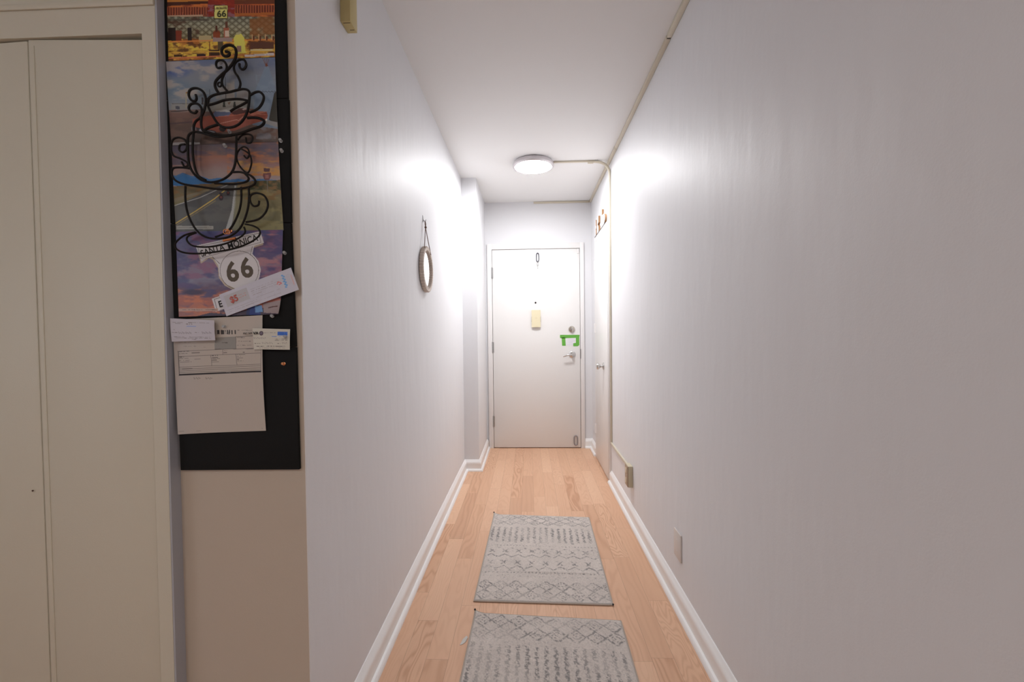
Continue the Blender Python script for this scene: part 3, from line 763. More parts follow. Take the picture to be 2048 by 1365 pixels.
GP = 'calendar pages pinned on the board'
def bow(k=0.002): return lambda U, V: k*np.sin(PI*U)*0.6+k*(np.sin(PI*V))

# --- page A: diner bar
A = Page([(334, -46), (549, -46), (550, 114), (337, 122)], (260, 190), (120, 60, 30), 5)
A.grad([-46, 10, 12, 60], [(150, 60, 25), (140, 45, 22), (110, 45, 25), (120, 60, 30)])
A.clouds((185, 95, 30), 22, 0.5, 0.8)
A.rect(416, -46, 470, 40, (120, 28, 16)); A.clouds((150, 45, 20), 12, 0.5, 0.6, (A.x > 416) & (A.x < 470) & (A.y < 12))
A.poly([(330, -5), (417, -8), (417, 5), (330, 9)], (165, 95, 30)); A.poly([(330, 5), (417, 3), (417, 8), (330, 13)], (60, 25, 15))
A.poly([(470, -5), (552, -6), (552, 0), (470, 2)], (175, 105, 35)); A.poly([(470, 1), (552, 0), (552, 8), (470, 9)], (90, 40, 20))
for (x0, x1, y0, y1) in ((335, 416, 15, 31), (472, 549, 11, 27)):
    A.rect(x0, y0, x1, y1, (95, 35, 20))
    m = (A.x > x0) & (A.x < x1) & (A.y > y0) & (A.y < y1)
    A.put((np.abs(((A.x/5.2) % 1)-0.5) < 0.16)*m, (175, 85, 45), 0.8); A.put((np.abs(((A.x/2.6) % 1)-0.5) < 0.12)*m, (60, 20, 12), 0.5)
A.poly([(334, 31), (407, 30), (407, 36), (334, 39)], (155, 120, 90)); A.poly([(470, 28), (550, 25), (550, 30), (470, 33)], (150, 75, 25))
# quilted steel
m = (A.y > 34) & (A.y < 78); A.grad([34, 55, 78], [(85, 84, 66), (120, 112, 84), (96, 84, 48)], m)
q1 = np.abs((((A.x+A.y*1.25)/15) % 1)-0.5); q2 = np.abs((((A.x-A.y*1.25)/15) % 1)-0.5)
A.put((np.maximum(q1, q2) > 0.43)*m, (60, 52, 38), 0.65); A.put(((q1+q2) < 0.32)*m, (165, 160, 130), 0.45)
A.clouds((120, 62, 20), 30, 0.52, 0.75, m & (A.x > 500)); A.clouds((60, 30, 18), 18, 0.55, 0.7, m & (A.x < 400))
A.rect(334, 40, 420, 42, (60, 50, 40)); A.clouds((120, 110, 135), 9, 0.5, 0.5, (A.y > 10) & (A.y < 36) & (A.x > 416) & (A.x < 470))
# counter
m = A.y >= 78; A.grad([78, 90, 100, 122], [(120, 62, 20), (165, 95, 30), (170, 130, 35), (150, 75, 25)], m)
A.clouds((205, 165, 45), 14, 0.52, 0.8, m); A.clouds((60, 25, 15), 10, 0.58, 0.75, m)
for (x0, x1, y0, y1, c) in ((336, 352, 56, 82, (28, 14, 10)), (352, 364, 62, 82, (110, 35, 15)), (376, 384, 56, 82, (28, 16, 14)), (398, 424, 72, 84, (150, 130, 85)), (500, 548, 84, 98, (75, 40, 25)), (436, 447, 84, 100, (70, 55, 30)), (418, 440, 100, 114, (45, 22, 12)), (500, 545, 99, 103, (165, 150, 105)), (394, 412, 108, 114, (35, 15, 20)), (348, 364, 110, 114, (40, 20, 15))):
    A.rect(x0, y0, x1, y1, c)
for xx in (420, 500): A.seg([(xx, 84), (xx, 112)], 1.6, (90, 40, 18))
A.seg([(336, 84), (420, 82), (548, 80)], 2.4, (190, 110, 40)); A.seg([(336, 106), (420, 104), (548, 102)], 1.8, (190, 140, 40)); A.seg([(336, 117), (548, 108)], 2.4, (175, 90, 50))
for xx in range(505, 545, 13): A.seg([(xx, 70), (xx, 80)], 1.8, (170, 130, 80)); A.seg([(xx+3, 74), (xx+3, 80)], 3, (80, 30, 15))
# bottles and jug
A.ell(434, 69, 7.5, 8, (110, 45, 20)); A.rect(432, 52, 436, 64, (70, 30, 15)); A.rect(427, 68, 441, 77, (120, 50, 22))
A.rect(448, 56, 459, 76, (140, 70, 45)); A.rect(451, 44, 456, 57, (85, 45, 28)); A.rect(451, 62, 459, 74, (175, 150, 125))
A.rect(426, 76, 465, 84, (130, 105, 95))
A.poly([(468, 76), (474, 68), (483, 68), (489, 76), (492, 106), (471, 108)], (196, 170, 62)); A.rect(473, 66, 480, 70, (150, 140, 90)); A.rect(474, 92, 483, 104, (110, 70, 80), 0.8)
A.poly([(490, 110), (548, 106), (548, 111), (490, 114)], (165, 150, 140)); A.textline(493, 546, 110, a=0.5)
# shield sign
A.rect(428.5, 11, 457, 39, (40, 32, 20)); A.rect(430, 12, 455.5, 37.5, (190, 170, 85)); A.seg([(431, 19), (455, 19)], 0.8, (60, 50, 30))
pa = A.build('calendar_page', 'topmost calendar page, orange diner bar with a yellow route sign', 'calendar page', YT-0.0012, gain=2.7, sat=0.86, curl=bow(0.001), group=GP)
def onpage(par, txt, x, y, sz_px, ang_deg, Y, m=INK, bold=0.0, sx=1.0, align='CENTER'):
    """flat printed lettering: size in px of the print, ang in degrees counter-clockwise"""
    s = Y/F_PX; a = math.radians(ang_deg)
    r_ = Vector((math.cos(a), 0, math.sin(a))); u_ = Vector((-math.sin(a), 0, math.cos(a)))
    return text_mesh(txt, sz_px*s*1.38, m, par, W(x, y, Y), r_, u_, depth=0.0002, bold=bold*s, sx=sx, align=align)
INKB = mat('brown_ink', (0.10, 0.075, 0.05), 0.5)
onpage(pa, 'ROUTE', 443, 16, 4.4, 1, YT-0.0036, mat('olive_ink', (0.16, 0.13, 0.05), 0.5), 0.1, 1.1)
onpage(pa, '66', 443, 28, 13, 1, YT-0.0036, mat('green_black_ink', (0.05, 0.06, 0.02), 0.5), 0.35, 1.1)

# --- page B: wigwam, car
B = Page([(332, 123), (550, 115), (556.5, 283), (343, 291)], (260, 200), (105, 108, 112), 9)
B.grad([115, 150, 190, 215], [(72, 82, 108), (98, 100, 104), (88, 98, 104), (104, 106, 108)], warp=20)
B.ell(352, 140, 44, 22, (48, 66, 115), 0.8, 0.8); B.ell(352, 175, 40, 25, (70, 90, 108), 0.5, 0.8)
B.clouds((140, 126, 112), 34, 0.47, 0.8, (B.y < 200) & (B.x < 470)); B.clouds((96, 100, 108), 40, 0.45, 0.7, B.x > 450)
m = B.y > 221-0.02*(B.x-340); B.grad([219, 230, 250, 291], [(98, 76, 66), (84, 58, 50), (76, 56, 46), (58, 46, 40)], m)
B.clouds((102, 72, 58), 30, 0.5, 0.5, m)
B.seg([(340, 248), (420, 242)], 3, (64, 48, 46)); B.seg([(343, 225), (420, 222)], 1.2, (118, 96, 84))
B.rect(343, 207, 382, 220, (112, 108, 100)); B.rect(352, 213, 360, 219, (60, 60, 66)); B.seg([(345, 208), (382, 208)], 0.9, (50, 48, 46)); B.seg([(343, 224), (375, 222)], 2, (46, 40, 38))
B.rect(372, 185, 374, 215, (132, 120, 90)); B.ell(374, 186, 1.8, 1.8, (120, 85, 40))
B.rect(404, 196, 408, 210, (52, 46, 46)); B.rect(408, 205, 500, 224, (112, 108, 98))
B.rect(474, 181, 498, 202, (118, 112, 106)); B.poly([(440, 200), (455, 196), (500, 200), (500, 222), (420, 224)], (120, 114, 102))
for cx in (449, 470): B.poly([(cx-3, 215), (cx-1.5, 204), (cx+1.5, 204), (cx+3, 215)], (36, 40, 34))
B.poly([(456, 206), (463, 204), (459, 211)], (96, 72, 52))
B.seg([(451, 155), (453, 200)], 0.9, (30, 30, 32)); B.seg([(420, 180), (421, 212)], 0.9, (30, 30, 32))
# tipi
B.poly([(531, 132), (537, 132), (552, 180), (566, 260), (505, 250), (512, 180)], (92, 104, 116)); B.clouds((104, 114, 124), 22, 0.5, 0.5, (B.x > 512) & (B.y > 150) & (B.x < 552))
for a_ in ((525, 116), (529, 117), (534, 116), (538, 118)): B.seg([(533, 134), a_], 0.9, (92, 52, 36))
B.poly([(530, 133), (533, 126), (537, 133)], (96, 46, 30))
zz = [(520+3*k, 184+(1.2 if k % 2 else -1.2)) for k in range(14)]; B.seg(zz, 0.9, (52, 56, 62))
B.poly([(549, 186), (560, 178), (560, 252), (538, 240)], (38, 36, 30)); B.poly([(530, 240), (560, 246), (560, 256), (532, 248)], (112, 108, 104))
# car
B.poly([(386, 239), (400, 234), (424, 232), (460, 228), (500, 222), (534, 225), (536, 232), (534, 240), (500, 250), (470, 262), (430, 266), (392, 262), (386, 250)], (122, 56, 40))
B.poly([(425, 232), (432, 222), (456, 221), (463, 226), (458, 233), (430, 234)], (70, 76, 96)); B.poly([(431, 222), (454, 220), (462, 225), (433, 224)], (140, 134, 126))
B.poly([(462, 226), (480, 217), (498, 218), (500, 224), (470, 231)], (66, 34, 30)); B.poly([(484, 219), (494, 217), (498, 219), (488, 221)], (150, 120, 110))
B.poly([(500, 222), (535, 224), (505, 232), (500, 229)], (150, 82, 62)); B.seg([(440, 248), (474, 240), (478, 242), (488, 233)], 1.0, (166, 112, 92))
B.seg([(438, 234), (500, 228), (534, 230)], 1.0, (160, 84, 62)); B.poly([(392, 255), (430, 262), (438, 270), (395, 268)], (44, 34, 36))
B.ell(446, 258, 7, 6, (34, 26, 26)); B.ell(388, 258, 5, 5, (90, 80, 82)); B.ell(533, 240, 2, 2, (180, 165, 150)); B.poly([(400, 258), (430, 264), (428, 270), (398, 264)], (108, 106, 110))
B.rect(345, 285, 400, 291, (112, 104, 98))
B.build('calendar_page', 'calendar page with a red car before a white tepee under clouds', 'calendar page', YT-0.0042, gain=2.9, sat=0.86, curl=bow(0.001), group=GP)

# --- page C: desert road at dusk
C_ = Page([(343, 287), (556, 279), (567, 461), (352, 464)], (260, 210), (100, 80, 70), 13)
C_.grad([279, 300, 312, 330, 345, 362], [(62, 52, 56), (84, 68, 66), (128, 78, 56), (118, 84, 76), (122, 98, 88), (128, 110, 104)], warp=26)
C_.clouds((158, 84, 44), 34, 0.5, 0.8, (C_.x > 455)*(C_.y < 352), 3.2); C_.clouds((66, 60, 74), 40, 0.52, 0.75, (C_.y < 330), 3.0, 4)
C_.clouds((168, 112, 40), 26, 0.52, 0.75, (C_.x > 470)*(C_.y > 322)*(C_.y < 352), 3, 7)
mt = np.interp(C_.x, [340, 352, 366, 385, 400, 420, 440, 460, 478, 500, 520, 570], [350, 352, 346, 353, 352, 359, 356, 360, 358, 362, 358, 362])
C_.put((C_.y > mt)*(C_.y < 372), (36, 84, 128)); C_.put((C_.y > mt)*(C_.y < mt+4), (58, 92, 128), 0.6)
hz = np.interp(C_.x, [340, 400, 450, 500, 570], [374, 369, 366, 363, 360]); g = C_.y > hz
C_.grad([360, 372, 400, 464], [(84, 62, 34), (84, 68, 42), (98, 88, 56), (84, 80, 54)], g); C_.clouds((112, 76, 36), 16, 0.5, 0.7, g*(C_.y < 400)); C_.clouds((40, 48, 26), 9, 0.52, 0.75, g*(C_.y < 382)*(C_.x > 500), 1.6)
C_.clouds((124, 112, 66), 24, 0.5, 0.6, g*(C_.x > 480)*(C_.y > 380))
C_.poly([(478, 367), (476, 372), (466, 464), (300, 470), (330, 430), (344, 416), (440, 372)], (66, 64, 60)); C_.clouds((86, 82, 72), 30, 0.5, 0.5, (C_.y > 372)*(C_.x < 470))
C_.poly([(340, 400), (420, 378), (420, 382), (340, 408)], (104, 92, 66)); C_.seg([(345, 413), (400, 396), (440, 378), (462, 368)], 1.2, (150, 146, 138)); 
C_.seg([(350, 448), (390, 424), (430, 398), (452, 380)], 1.9, (172, 140, 54)); C_.seg([(354, 450), (394, 426), (432, 402)], 0.9, (150, 124, 60), 0.8)
C_.poly([(470, 372), (473, 372), (472, 410), (466, 440), (460, 464), (450, 464), (464, 420)], (134, 132, 124)); C_.poly([(473, 372), (482, 372), (478, 464), (464, 464)], (110, 104, 76), 0.6)
for cx, cy, r in ((443, 396, 4.6), (457, 387, 3.4)):
    C_.ell(cx, cy, r, r*1.3, (40, 28, 30)); C_.ell(cx, cy-1, r*0.5, r*0.5, (96, 40, 36)); C_.rect(cx-r*0.8, cy-r*2.2, cx+r*0.8, cy-r*1.3, (50, 44, 46))
for (x0, x1, y0, y1) in ((528, 540, 337, 344),): C_.rect(x0, y0, x1, y1, (66, 38, 42))
C_.poly([(527, 347), (542, 346), (543, 352), (539, 361), (530, 361), (526, 352)], (92, 48, 46)); C_.seg([(535, 361), (536, 384)], 0.9, (104, 96, 88)); C_.rect(531, 350, 538, 357, (128, 76, 66))
C_.rect(352.5, 452, 427, 459, (124, 118, 106)); C_.textline(357, 423, 455.5)
C_.build('calendar_page', 'calendar page with an empty desert road beneath an orange dusk sky', 'calendar page', YT-0.0024, gain=2.8, sat=0.84, curl=bow(0.001), group=GP)

# --- page D: sign at the sea
D_ = Page([(352, 464), (566, 460), (561, 629), (358, 634)], (260, 200), (100, 80, 100), 17)
D_.grad([460, 500, 535, 560, 575, 600, 634], [(62, 58, 92), (78, 72, 96), (104, 82, 96), (98, 92, 106), (84, 58, 72), (142, 72, 52), (122, 74, 66)], warp=30)
D_.clouds((112, 62, 82), 26, 0.5, 0.7, D_.y < 560, 2.5); D_.clouds((150, 92, 88), 32, 0.53, 0.7, (D_.x > 510), 3, 3); D_.clouds((50, 48, 84), 30, 0.52, 0.7, None, 2.4, 8)
D_.clouds((170, 88, 50), 22, 0.5, 0.75, D_.y > 578, 3.5, 5); D_.ell(388, 585, 30, 8, (46, 30, 52), 0.9, 0.6); D_.ell(370, 571, 26, 8, (70, 50, 84), 0.8, 0.7)
CRM = (146, 126, 104); WH = (164, 154, 148)
sh = [(395, 497), (400, 494), (520, 463), (527, 486), (508, 492), (504, 508), (516, 522), (521, 540), (518, 556), (508, 570), (492, 578), (470, 578), (450, 568), (438, 552), (436, 532), (426, 516), (418, 513), (402, 524)]
D_.poly([(x, y+4) for x, y in sh], CRM); D_.poly([(x+1, y) for x, y in sh], WH)
D_.poly([(391, 492), (520, 463), (526, 486), (402, 520)], WH); D_.seg([(396, 494), (401, 517), (522, 485), (518, 467)], 0.8, (60, 50, 45)); D_.seg([(396, 494), (518, 467)], 0.8, (60, 50, 45))
cir = [(479+38.5*math.cos(a), 541+38.5*math.sin(a)) for a in [2*PI*k/40 for k in range(41)]]; D_.seg(cir, 0.9, (60, 50, 45))
D_.seg([(425, 514), (440, 528)], 0.9, (60, 50, 45)); D_.seg([(505, 493), (501, 511)], 0.9, (60, 50, 45))
D_.poly([(424, 598), (442, 592), (450, 618), (432, 624)], WH); D_.seg([(446, 594), (429, 599), (434, 618)], 1.0, (50, 44, 42))
D_.rect(357, 617, 436, 623, (150, 112, 92)); D_.textline(361, 434, 620, a=0.7)
D_.poly([(390, 634), (420, 626), (450, 628), (560, 612), (565, 640), (390, 640)], (58, 44, 54)); D_.poly([(495, 614), (520, 610), (522, 634), (492, 634)], (34, 46, 96)); D_.poly([(510, 612), (524, 611), (526, 624), (511, 626)], (78, 112, 150))
D_.poly([(526, 608), (566, 600), (566, 628), (528, 626)], (124, 104, 98)); D_.seg([(538, 616), (546, 614), (556, 613)], 2, (70, 40, 34)); D_.clouds((40, 34, 50), 8, 0.5, 0.6, (D_.y > 612)*(D_.x > 440)*(D_.x < 500))
pd = D_.build('calendar_page', 'lowest calendar page, purple sunset behind white road sign', 'calendar page', YT-0.0034, gain=2.9, sat=0.84, group=GP,
    curl=lambda U, V: 0.0006+0.010*np.clip((U+V-1.75)/0.25, 0, 1)**2)
yl = YT-0.0042
onpage(pd, 'SANTA', 425, 501.5, 14, 15.5, yl, INK, 0.28, 0.84); onpage(pd, 'MONICA', 485, 485, 14, 15.5, yl, INK, 0.28, 0.84)
onpage(pd, '6', 464.5, 546, 40, 12, yl, INKB, 1.7, 0.95); onpage(pd, '6', 493, 538, 40, 12, yl, INKB, 1.7, 0.95)
onpage(pd, 'E', 441, 609, 13, 15.5, yl, INK, 0.6, 0.9)

# --- coupon
K = Page([(438, 590), (583, 536), (599, 580), (453, 633)], (200, 64), (142, 136, 138), 21)
def rot(x, y): # coupon axes: x along (0..155), y down (0..46)
    ux, uy = 145/154.7, -54/154.7; return (438+x*ux+y*0.33, 590+x*uy+y*0.94)
K.put((fbm(K.x/20, K.y/20, 3, 3) > 0.6)*1.0, (136, 130, 132), 0.4)
K.poly([rot(8, 6), rot(58, 6), rot(58, 30), rot(8, 30)], (132, 126, 124))
sl = math.tan(math.radians(-20.4))
for k_, (a_, b_, yy) in enumerate(((64, 112, 13), (64, 126, 17), (64, 120, 21), (64, 84, 25), (6, 70, 36), (6, 120, 40), (70, 120, 32))):
    p = rot(a_, yy); q_ = rot(b_, yy); K.textline(p[0], q_[0], p[1], (110, 100, 100), 0.55, 0.9, sl)
for a_, yy in ((36, 15), (34, 20)):
    p = rot(a_, yy); q_ = rot(a_+18, yy); K.textline(p[0], q_[0], p[1], (150, 84, 74), 0.8, 1.2, sl)
K.seg([rot(118, 22), rot(121, 18), rot(125, 20), rot(127, 23), rot(121, 24)], 1.4, (160, 66, 62))
for k_ in range(9): p = rot(133+k_ % 2*2.5, 9+k_*3); K.ell(p[0], p[1], 2.3, 1.8, (70, 112, 156), 0.85)
p0_, p1_ = rot(150, 14), rot(150, 34); K.seg([p0_, p1_], 1.2, (160, 110, 100), 0.8)
kp = K.build('coupon', 'long white coupon with a red five dollar print, pinned aslant over sunset page', 'coupon', YT-0.0080, gloss=0.5, curl=lambda U, V: 0.003*U+0.0015*np.sin(PI*U))
RED = mat('red_print', (0.55, 0.12, 0.09), 0.5)
onpage(kp, '$5', 468, 598.5, 13, 20.5, YT-0.0106, RED, 0.45, 0.95)

# --- form sheet
Fm = Page([(345, 640), (525, 631), (532, 862), (361, 868)], (220, 280), (134, 122, 110), 25)
sl = -0.045
Fm.put(1-sst(345, 420, Fm.x)*1.0, (124, 118, 118), 0.25)
def L(x0, y0, x1, y1, wd=0.8, c=(58, 52, 48)): Fm.seg([(x0, y0), (x1, y1)], wd, c, 0.85)
k = np.floor(Fm.x/1.3); Fm.put((Fm.x > 428)*(Fm.x < 472)*(Fm.y > 660.5)*(Fm.y < 669)*(hashn(k, k*0, 2) > 0.42), (44, 40, 38))
Fm.poly([(429, 676), (472, 674), (472, 698), (430, 699)], (104, 98, 90)); Fm.textline(444, 456, 686, (50, 46, 42), 0.8)
Fm.seg([(472, 674), (506, 672)], 0.9, (58, 52, 48)); L(472, 674, 472, 698); L(430, 699, 506, 698); Fm.textline(474, 495, 675.5, (60, 54, 50), 0.8)
for yy, a_, b_ in ((661, 475, 504), (683, 474, 505), (691, 474, 503)): Fm.textline(a_, b_, yy, (70, 64, 58), 0.6)
for yy, a_, b_ in ((685, 356, 388), (693, 368, 392), (695, 404, 426)): Fm.textline(a_, b_, yy, (84, 78, 72), 0.5)
L(357, 703, 446, 699); L(446, 699, 524, 697); L(358, 713.5, 524, 706); L(358, 703, 361, 750, 1.0); L(446, 699, 446, 710); L(422, 711, 424, 732); L(472, 709, 474, 730); L(524, 700, 524, 743)
L(360, 735, 524, 728.5); L(361, 738.5, 524, 732); L(361, 742, 524, 736); L(361, 745.5, 524, 739.5)
for (a_, b_, yy) in ((360, 379, 704), (360, 376, 708), (360, 369, 715), (360, 378, 718), (360, 380, 722), (360, 384, 725), (424, 440, 712), (424, 436, 716), (424, 440, 718), (424, 434, 721), (424, 438, 724.5), (474, 491, 710), (474, 482, 713.5), (474, 486, 716.5), (474, 482, 719.5), (474, 487, 722.5), (447, 454, 702), (447, 454, 706), (486, 492, 700), (486, 490, 705), (362, 388, 738.5), (362, 386, 742), (362, 384, 745.5), (384, 400, 706.5), (390, 402, 719)):
    Fm.textline(a_, b_, yy, (56, 50, 46), 0.7, 1.1, sl)
Fm.poly([(360, 748.5), (524.5, 741), (524.5, 744.3), (360, 752)], (30, 26, 26)); Fm.textline(450, 462, 745, (120, 112, 104), 0.7, 0.8)
for (x0) in (389, 412):
    for j in range(6): Fm.seg([(x0+j*2.3, 755+(j % 2)*2), (x0+j*2.3+1.3, 759-(j % 3))], 0.9, (80, 70, 64), 0.9)
Fm.textline(352, 404, 865.5-3, (76, 66, 58), 0.6, 0.9, -0.02); Fm.textline(524, 528, 857, a=0.4)
fo = Fm.build('form_sheet', 'large white printed form pinned on the board with black ruled table', 'paper', YT-0.0024, gloss=0.5,
    curl=lambda U, V: 0.0004+0.008*V*np.clip(1-U*2.2, 0, 1)**1.5+0.006*np.clip((U-0.9)*10, 0, 1)*np.sin(PI*np.clip(V, 0, 1)))
onpage(fo, 'PSC 369', 495, 667.5, 3.9, 2, YT-0.0065, INK, 0.08, 1.0)

# --- appointment slip (its square code is left out)
G = Page([(340, 637), (428.5, 641), (430.5, 681), (343.5, 684)], (120, 60), (140, 132, 132), 29)
for (a_, b_, yy) in ((345, 425, 645), (351, 364, 647.5), (371, 385, 648.5)): G.textline(a_, b_, yy, (70, 62, 60), 0.7, 0.9, 0.02)
G.textline(373, 400, 653, (88, 102, 140), 0.8, 0.9, 0.01)
for (a_, b_, yy) in ((347, 351, 660), (344, 356, 665.5), (391, 399, 665.5), (348, 426, 674), (352, 424, 676.5), (380, 393, 679)): G.textline(a_, b_, yy, (80, 72, 72), 0.6, 0.9, 0.01)
for x0, n_ in ((358, 11), (405, 8)):
    for j in range(n_): G.seg([(x0+j*2.4, 664+(j % 3)), (x0+j*2.4+1.2, 668-(j % 2))], 0.8, (70, 64, 72), 0.8)
G.build('appointment_slip', 'small white printed slip over the top left corner of the form', 'paper', YT-0.0140, gloss=0.5, curl=bow(0.001))

# --- card
H = Page([(505, 657), (580, 659), (579.5, 700), (508, 699)], (120, 66), (146, 138, 124), 33)
H.ell(523, 667, 4.2, 4.4, (52, 38, 46)); H.ell(523, 667, 2.2, 2.3, (96, 84, 90)); H.ell(523, 667, 1, 1, (40, 30, 50))
H.rect(555.5, 664, 575.5, 671.5, (40, 72, 130)); H.textline(557, 575, 666.5, (90, 112, 150), 0.5)
for (a_, b_, yy, c_) in ((528, 552, 666, (110, 104, 98)), (544, 575, 673.5, (70, 92, 140)), (566, 576, 676, (90, 100, 130)), (552, 575, 678.5, (90, 80, 72)), (550, 575, 681, (80, 72, 66)), (509, 521, 687.5, (70, 62, 56)), (555, 562, 687.5, (70, 62, 56)), (513, 573, 693, (44, 38, 36)), (518, 570, 696.5, (120, 110, 98))):
    H.textline(a_, b_, yy, c_, 0.8, 1.1)
for x0, n_, y0 in ((508, 10, 675), (525, 9, 685), (565, 4, 685)):
    for j in range(n_): H.seg([(x0+j*2.5, y0+(j % 3)*0.8), (x0+j*2.5+1, y0+3-(j % 2))], 0.8, (84, 74, 72), 0.8)
hc = H.build('appointment_card', 'small cream card with blue corner block at the right edge of form', 'card', YT-0.0108, gloss=0.5, curl=bow(0.0008))
onpage(hc, 'VA', 511.5, 667, 5.6, 0, YT-0.0132, INK, 0.25, 1.15)

# ------------------------------------------------------------------ wire cup artwork
art = thing('metal_wall_art', 'black wire wall art of three stacked steaming cups hung over the pages', 'wall art', W(455, 500, YT-0.022))
Yw = YT-0.024
def c5(p): return (350+p[0]/6.5, 80+p[1]/6.5)
def c6(p): return (330+p[0]/5.252, 260+p[1]/5.252)
def stroke(bm, pts, cv, r=0.0027, closed=False, dy=0.0, flat=1.0):
    P = catmull([W(*cv(p), Yw+dy) for p in pts], 6, closed)
    tube(bm, P, r, 8, closed)
def wire(name, strokes, cv, r=0.0027, dy=0.0):
    bm = bmesh.new()
    for s_ in strokes: stroke(bm, s_, cv, r*0.9, dy=dy)
    return bm_obj(name, bm, BLACKM, art)
wire('steam', [[(655,150),(700,160),(705,195),(660,215),(615,185),(610,120),(660,75),(730,70),(785,110),(795,190),(770,270),(700,370),(600,460),(535,530),(520,590),(540,650),(580,705)]], c5, 0.0036)
wire('steam', [[(610,355),(560,365),(535,330),(545,280),(590,262),(640,280),(670,330),(670,380),(640,440),(610,520),(620,590),(685,670)]], c5, 0.003, 0.002)
wire('steam', [[(840,305),(840,350),(875,385),(915,360),(925,310),(900,260),(850,255),(790,290),(765,350),(780,420),(820,480),(850,560),(840,620),(820,655)]], c5, 0.003, 0.002)
wire('steam', [[(580+24*math.cos(a), 580+28*math.sin(a)) for a in [2*PI*k/10 for k in range(11)]]], c5, 0.0022)
wire('cup', [[(430,800),(440,760),(500,720),(600,695),(700,680),(800,655),(880,640),(940,650),(970,690),(965,780),(955,870),(930,960),(870,1060),(790,1120),(700,1140),(620,1130),(560,1090),(510,1020),(460,930),(430,860),(430,800)],
             [(430,850),(540,820),(640,785),(780,770),(880,775),(960,795)], [(960,795),(860,850),(780,890),(720,930)]], c5, 0.0032)
wire('cup_handle', [[(975,720),(1050,680),(1110,680),(1155,740),(1130,830),(1070,900),(970,945)]], c5, 0.0032)
wire('scroll', [[(270,710),(280,760),(260,795),(210,780),(180,720),(190,660),(240,630),(310,635),(370,680),(400,760),(395,850),(370,940),(330,1010),(270,1060),(245,1120),(245,1190)]], c5, 0.0032)
wire('scroll', [[(290,915),(260,950),(200,930),(180,880),(210,835),(270,825),(320,850),(350,910),(345,1000),(340,1080),(350,1150),(385,1210)]], c5, 0.0032)
wire('saucer', [[(940,1015),(1020,1010),(1100,1020),(1160,1060),(1120,1120),(1000,1160),(850,1215),(700,1240),(560,1235),(440,1205),(390,1180),(440,1140),(560,1100)]], c5, 0.0036)
wire('cup', [[(240,200),(240,90),(265,40),(340,20),(450,50),(560,75),(700,60)], [(240,90),(240,200),(250,340),(290,440),(370,520),(480,550),(600,525),(690,460),(730,380),(745,280),(750,60)],
             [(300,30),(290,200),(310,380),(350,480),(430,530)]], c6, 0.0030)
wire('cup_handle', [[(210,150),(160,160),(150,210),(190,235),(230,190),(215,110),(140,80),(80,110),(65,200),(90,270),(170,305),(230,340),(240,375),(205,385),(175,335)]], c6, 0.0026)
wire('cup_handle', [[(850,80),(860,135),(905,130),(920,70),(870,45),(805,60),(765,110)], [(830,270),(860,300),(885,260),(870,200),(820,180),(765,230),(755,310),(800,400),(870,450),(905,370),(905,300),(870,240),(790,195)]], c6, 0.0022, 0.006)
wire('saucer', [[(260,405),(170,395),(85,405),(72,470),(110,530),(200,570),(350,595),(560,622),(760,620),(910,590),(950,540),(900,480),(800,445),(710,445)], [(840,460),(880,510),(840,550),(700,570),(520,560)]], c6, 0.0029)
wire('cup', [[(215,590),(215,740),(240,880),(300,1010),(380,1100),(480,1140),(600,1140),(700,1110),(790,1030),(850,900),(880,760),(880,600)], [(800,600),(800,750),(770,880),(700,1020),(620,1090),(530,1125)]], c6, 0.0027)
wire('cup_handle', [[(990,745),(980,790),(930,800),(895,750),(900,690),(960,665),(1040,690),(1080,770),(1060,860),(980,940),(850,970)]], c6, 0.0027)
wire('saucer', [[(320,1075),(200,1110),(110,1190),(120,1250),(200,1290),(350,1300),(550,1280),(750,1240),(900,1180),(990,1110),(990,1050),(930,1010),(840,990)],
                [(330,1080),(240,1120),(235,1170),(300,1220),(450,1230),(620,1200),(770,1140),(840,1080),(830,1020)]], c6, 0.0024)

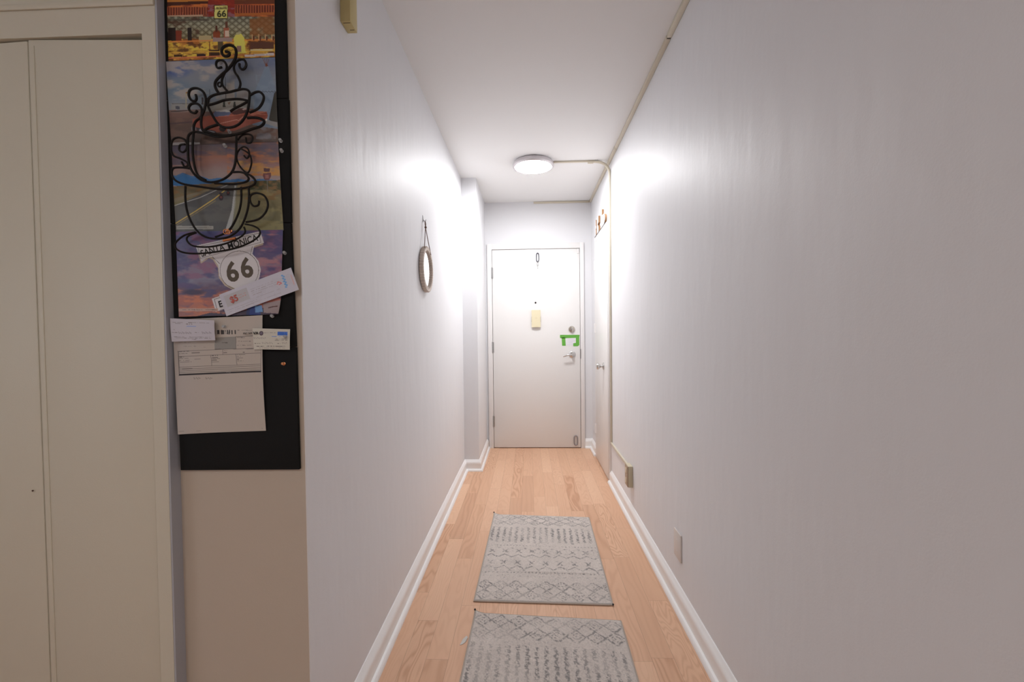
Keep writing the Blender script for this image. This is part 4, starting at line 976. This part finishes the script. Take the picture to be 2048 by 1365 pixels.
# copper clip and pins
def pin(label, x, y, m, Y, tilt=(0.25, -1, 0.15), group='clear push pins', name='push_pin', s=1.0):
    t = thing(name, label, 'push pin', W(x, y, Y), group)
    o = W(x, y, Y); bm = bmesh.new()
    lathe(bm, [(0.0042*s, 0.0), (0.0042*s, 0.0012*s), (0.0024*s, 0.002*s), (0.0022*s, 0.006*s), (0.0034*s, 0.0072*s), (0.0034*s, 0.0088*s)], o, tilt, 14)
    bm_obj('pin_head', bm, m, t); bm = bmesh.new(); lathe(bm, [(0.0005, 0), (0.0005, 0.004)], o, (-tilt[0], 1, -tilt[2]), 6); bm_obj('pin_shaft', bm, STEEL, t)
CLEAR = mat('clear_plastic', (0.75, 0.78, 0.80), 0.08, spec=0.8, coat=0.5)
CLEAR.node_tree.nodes['Principled BSDF'].inputs['Transmission Weight'].default_value = 0.55
for x, y, Yp, lb in ((441, 126, YT-0.005, 'clear push pin at the top edge of the red car page'), (562, 283, YT, 'upper clear push pin of two on black board right of the road page'),
                 (564, 303, YT, 'lower clear push pin of two on black board right of the road page'), (460, 265, YT-0.005, 'clear push pin under the red car, by the first saucer'),
                 (451, 293, YT-0.004, 'clear push pin at the top edge of the desert road page'), (570, 507, YT, 'clear push pin at right edge of the sunset page'),
                 (449, 654, YT-0.003, 'clear push pin at the top of the big form'), (545, 633, YT-0.001, 'clear push pin below the curled corner of the sunset page'),
                 (571, 674, YT-0.012, 'clear push pin on the blue block of the small card')):
    pin(lb, x, y, CLEAR, Yp)
pin('copper push pin on the bare board right of the form', 568, 728, COPPER, YT, (0.1, -1, 0.1), 'copper push pins')
pin('copper push pin beside the copper ring at the lowest cup', 461, 463, COPPER, YT-0.005, (0.1, -1, 0.1), 'copper push pins', s=1.1)
t = thing('copper_clip', 'copper ring and short copper tube on the wire art above the white sign', 'clip', W(455, 470, Yw))
bm = bmesh.new()
for (cx, cy, r) in ((451.5, 463.5, 4.6), (456, 464.5, 4.0)):
    tube(bm, [W(cx+r*math.cos(2*PI*k/18), cy+r*math.sin(2*PI*k/18), Yw-0.004) for k in range(18)], 0.0013, 6, closed=True)
bm_obj('ring', bm, COPPER, t)
bm = bmesh.new(); tube(bm, [W(446.5, 481.5, Yw-0.004), W(471, 476.5, Yw-0.004)], 0.0030, 12); bm_obj('tube', bm, COPPER, t)
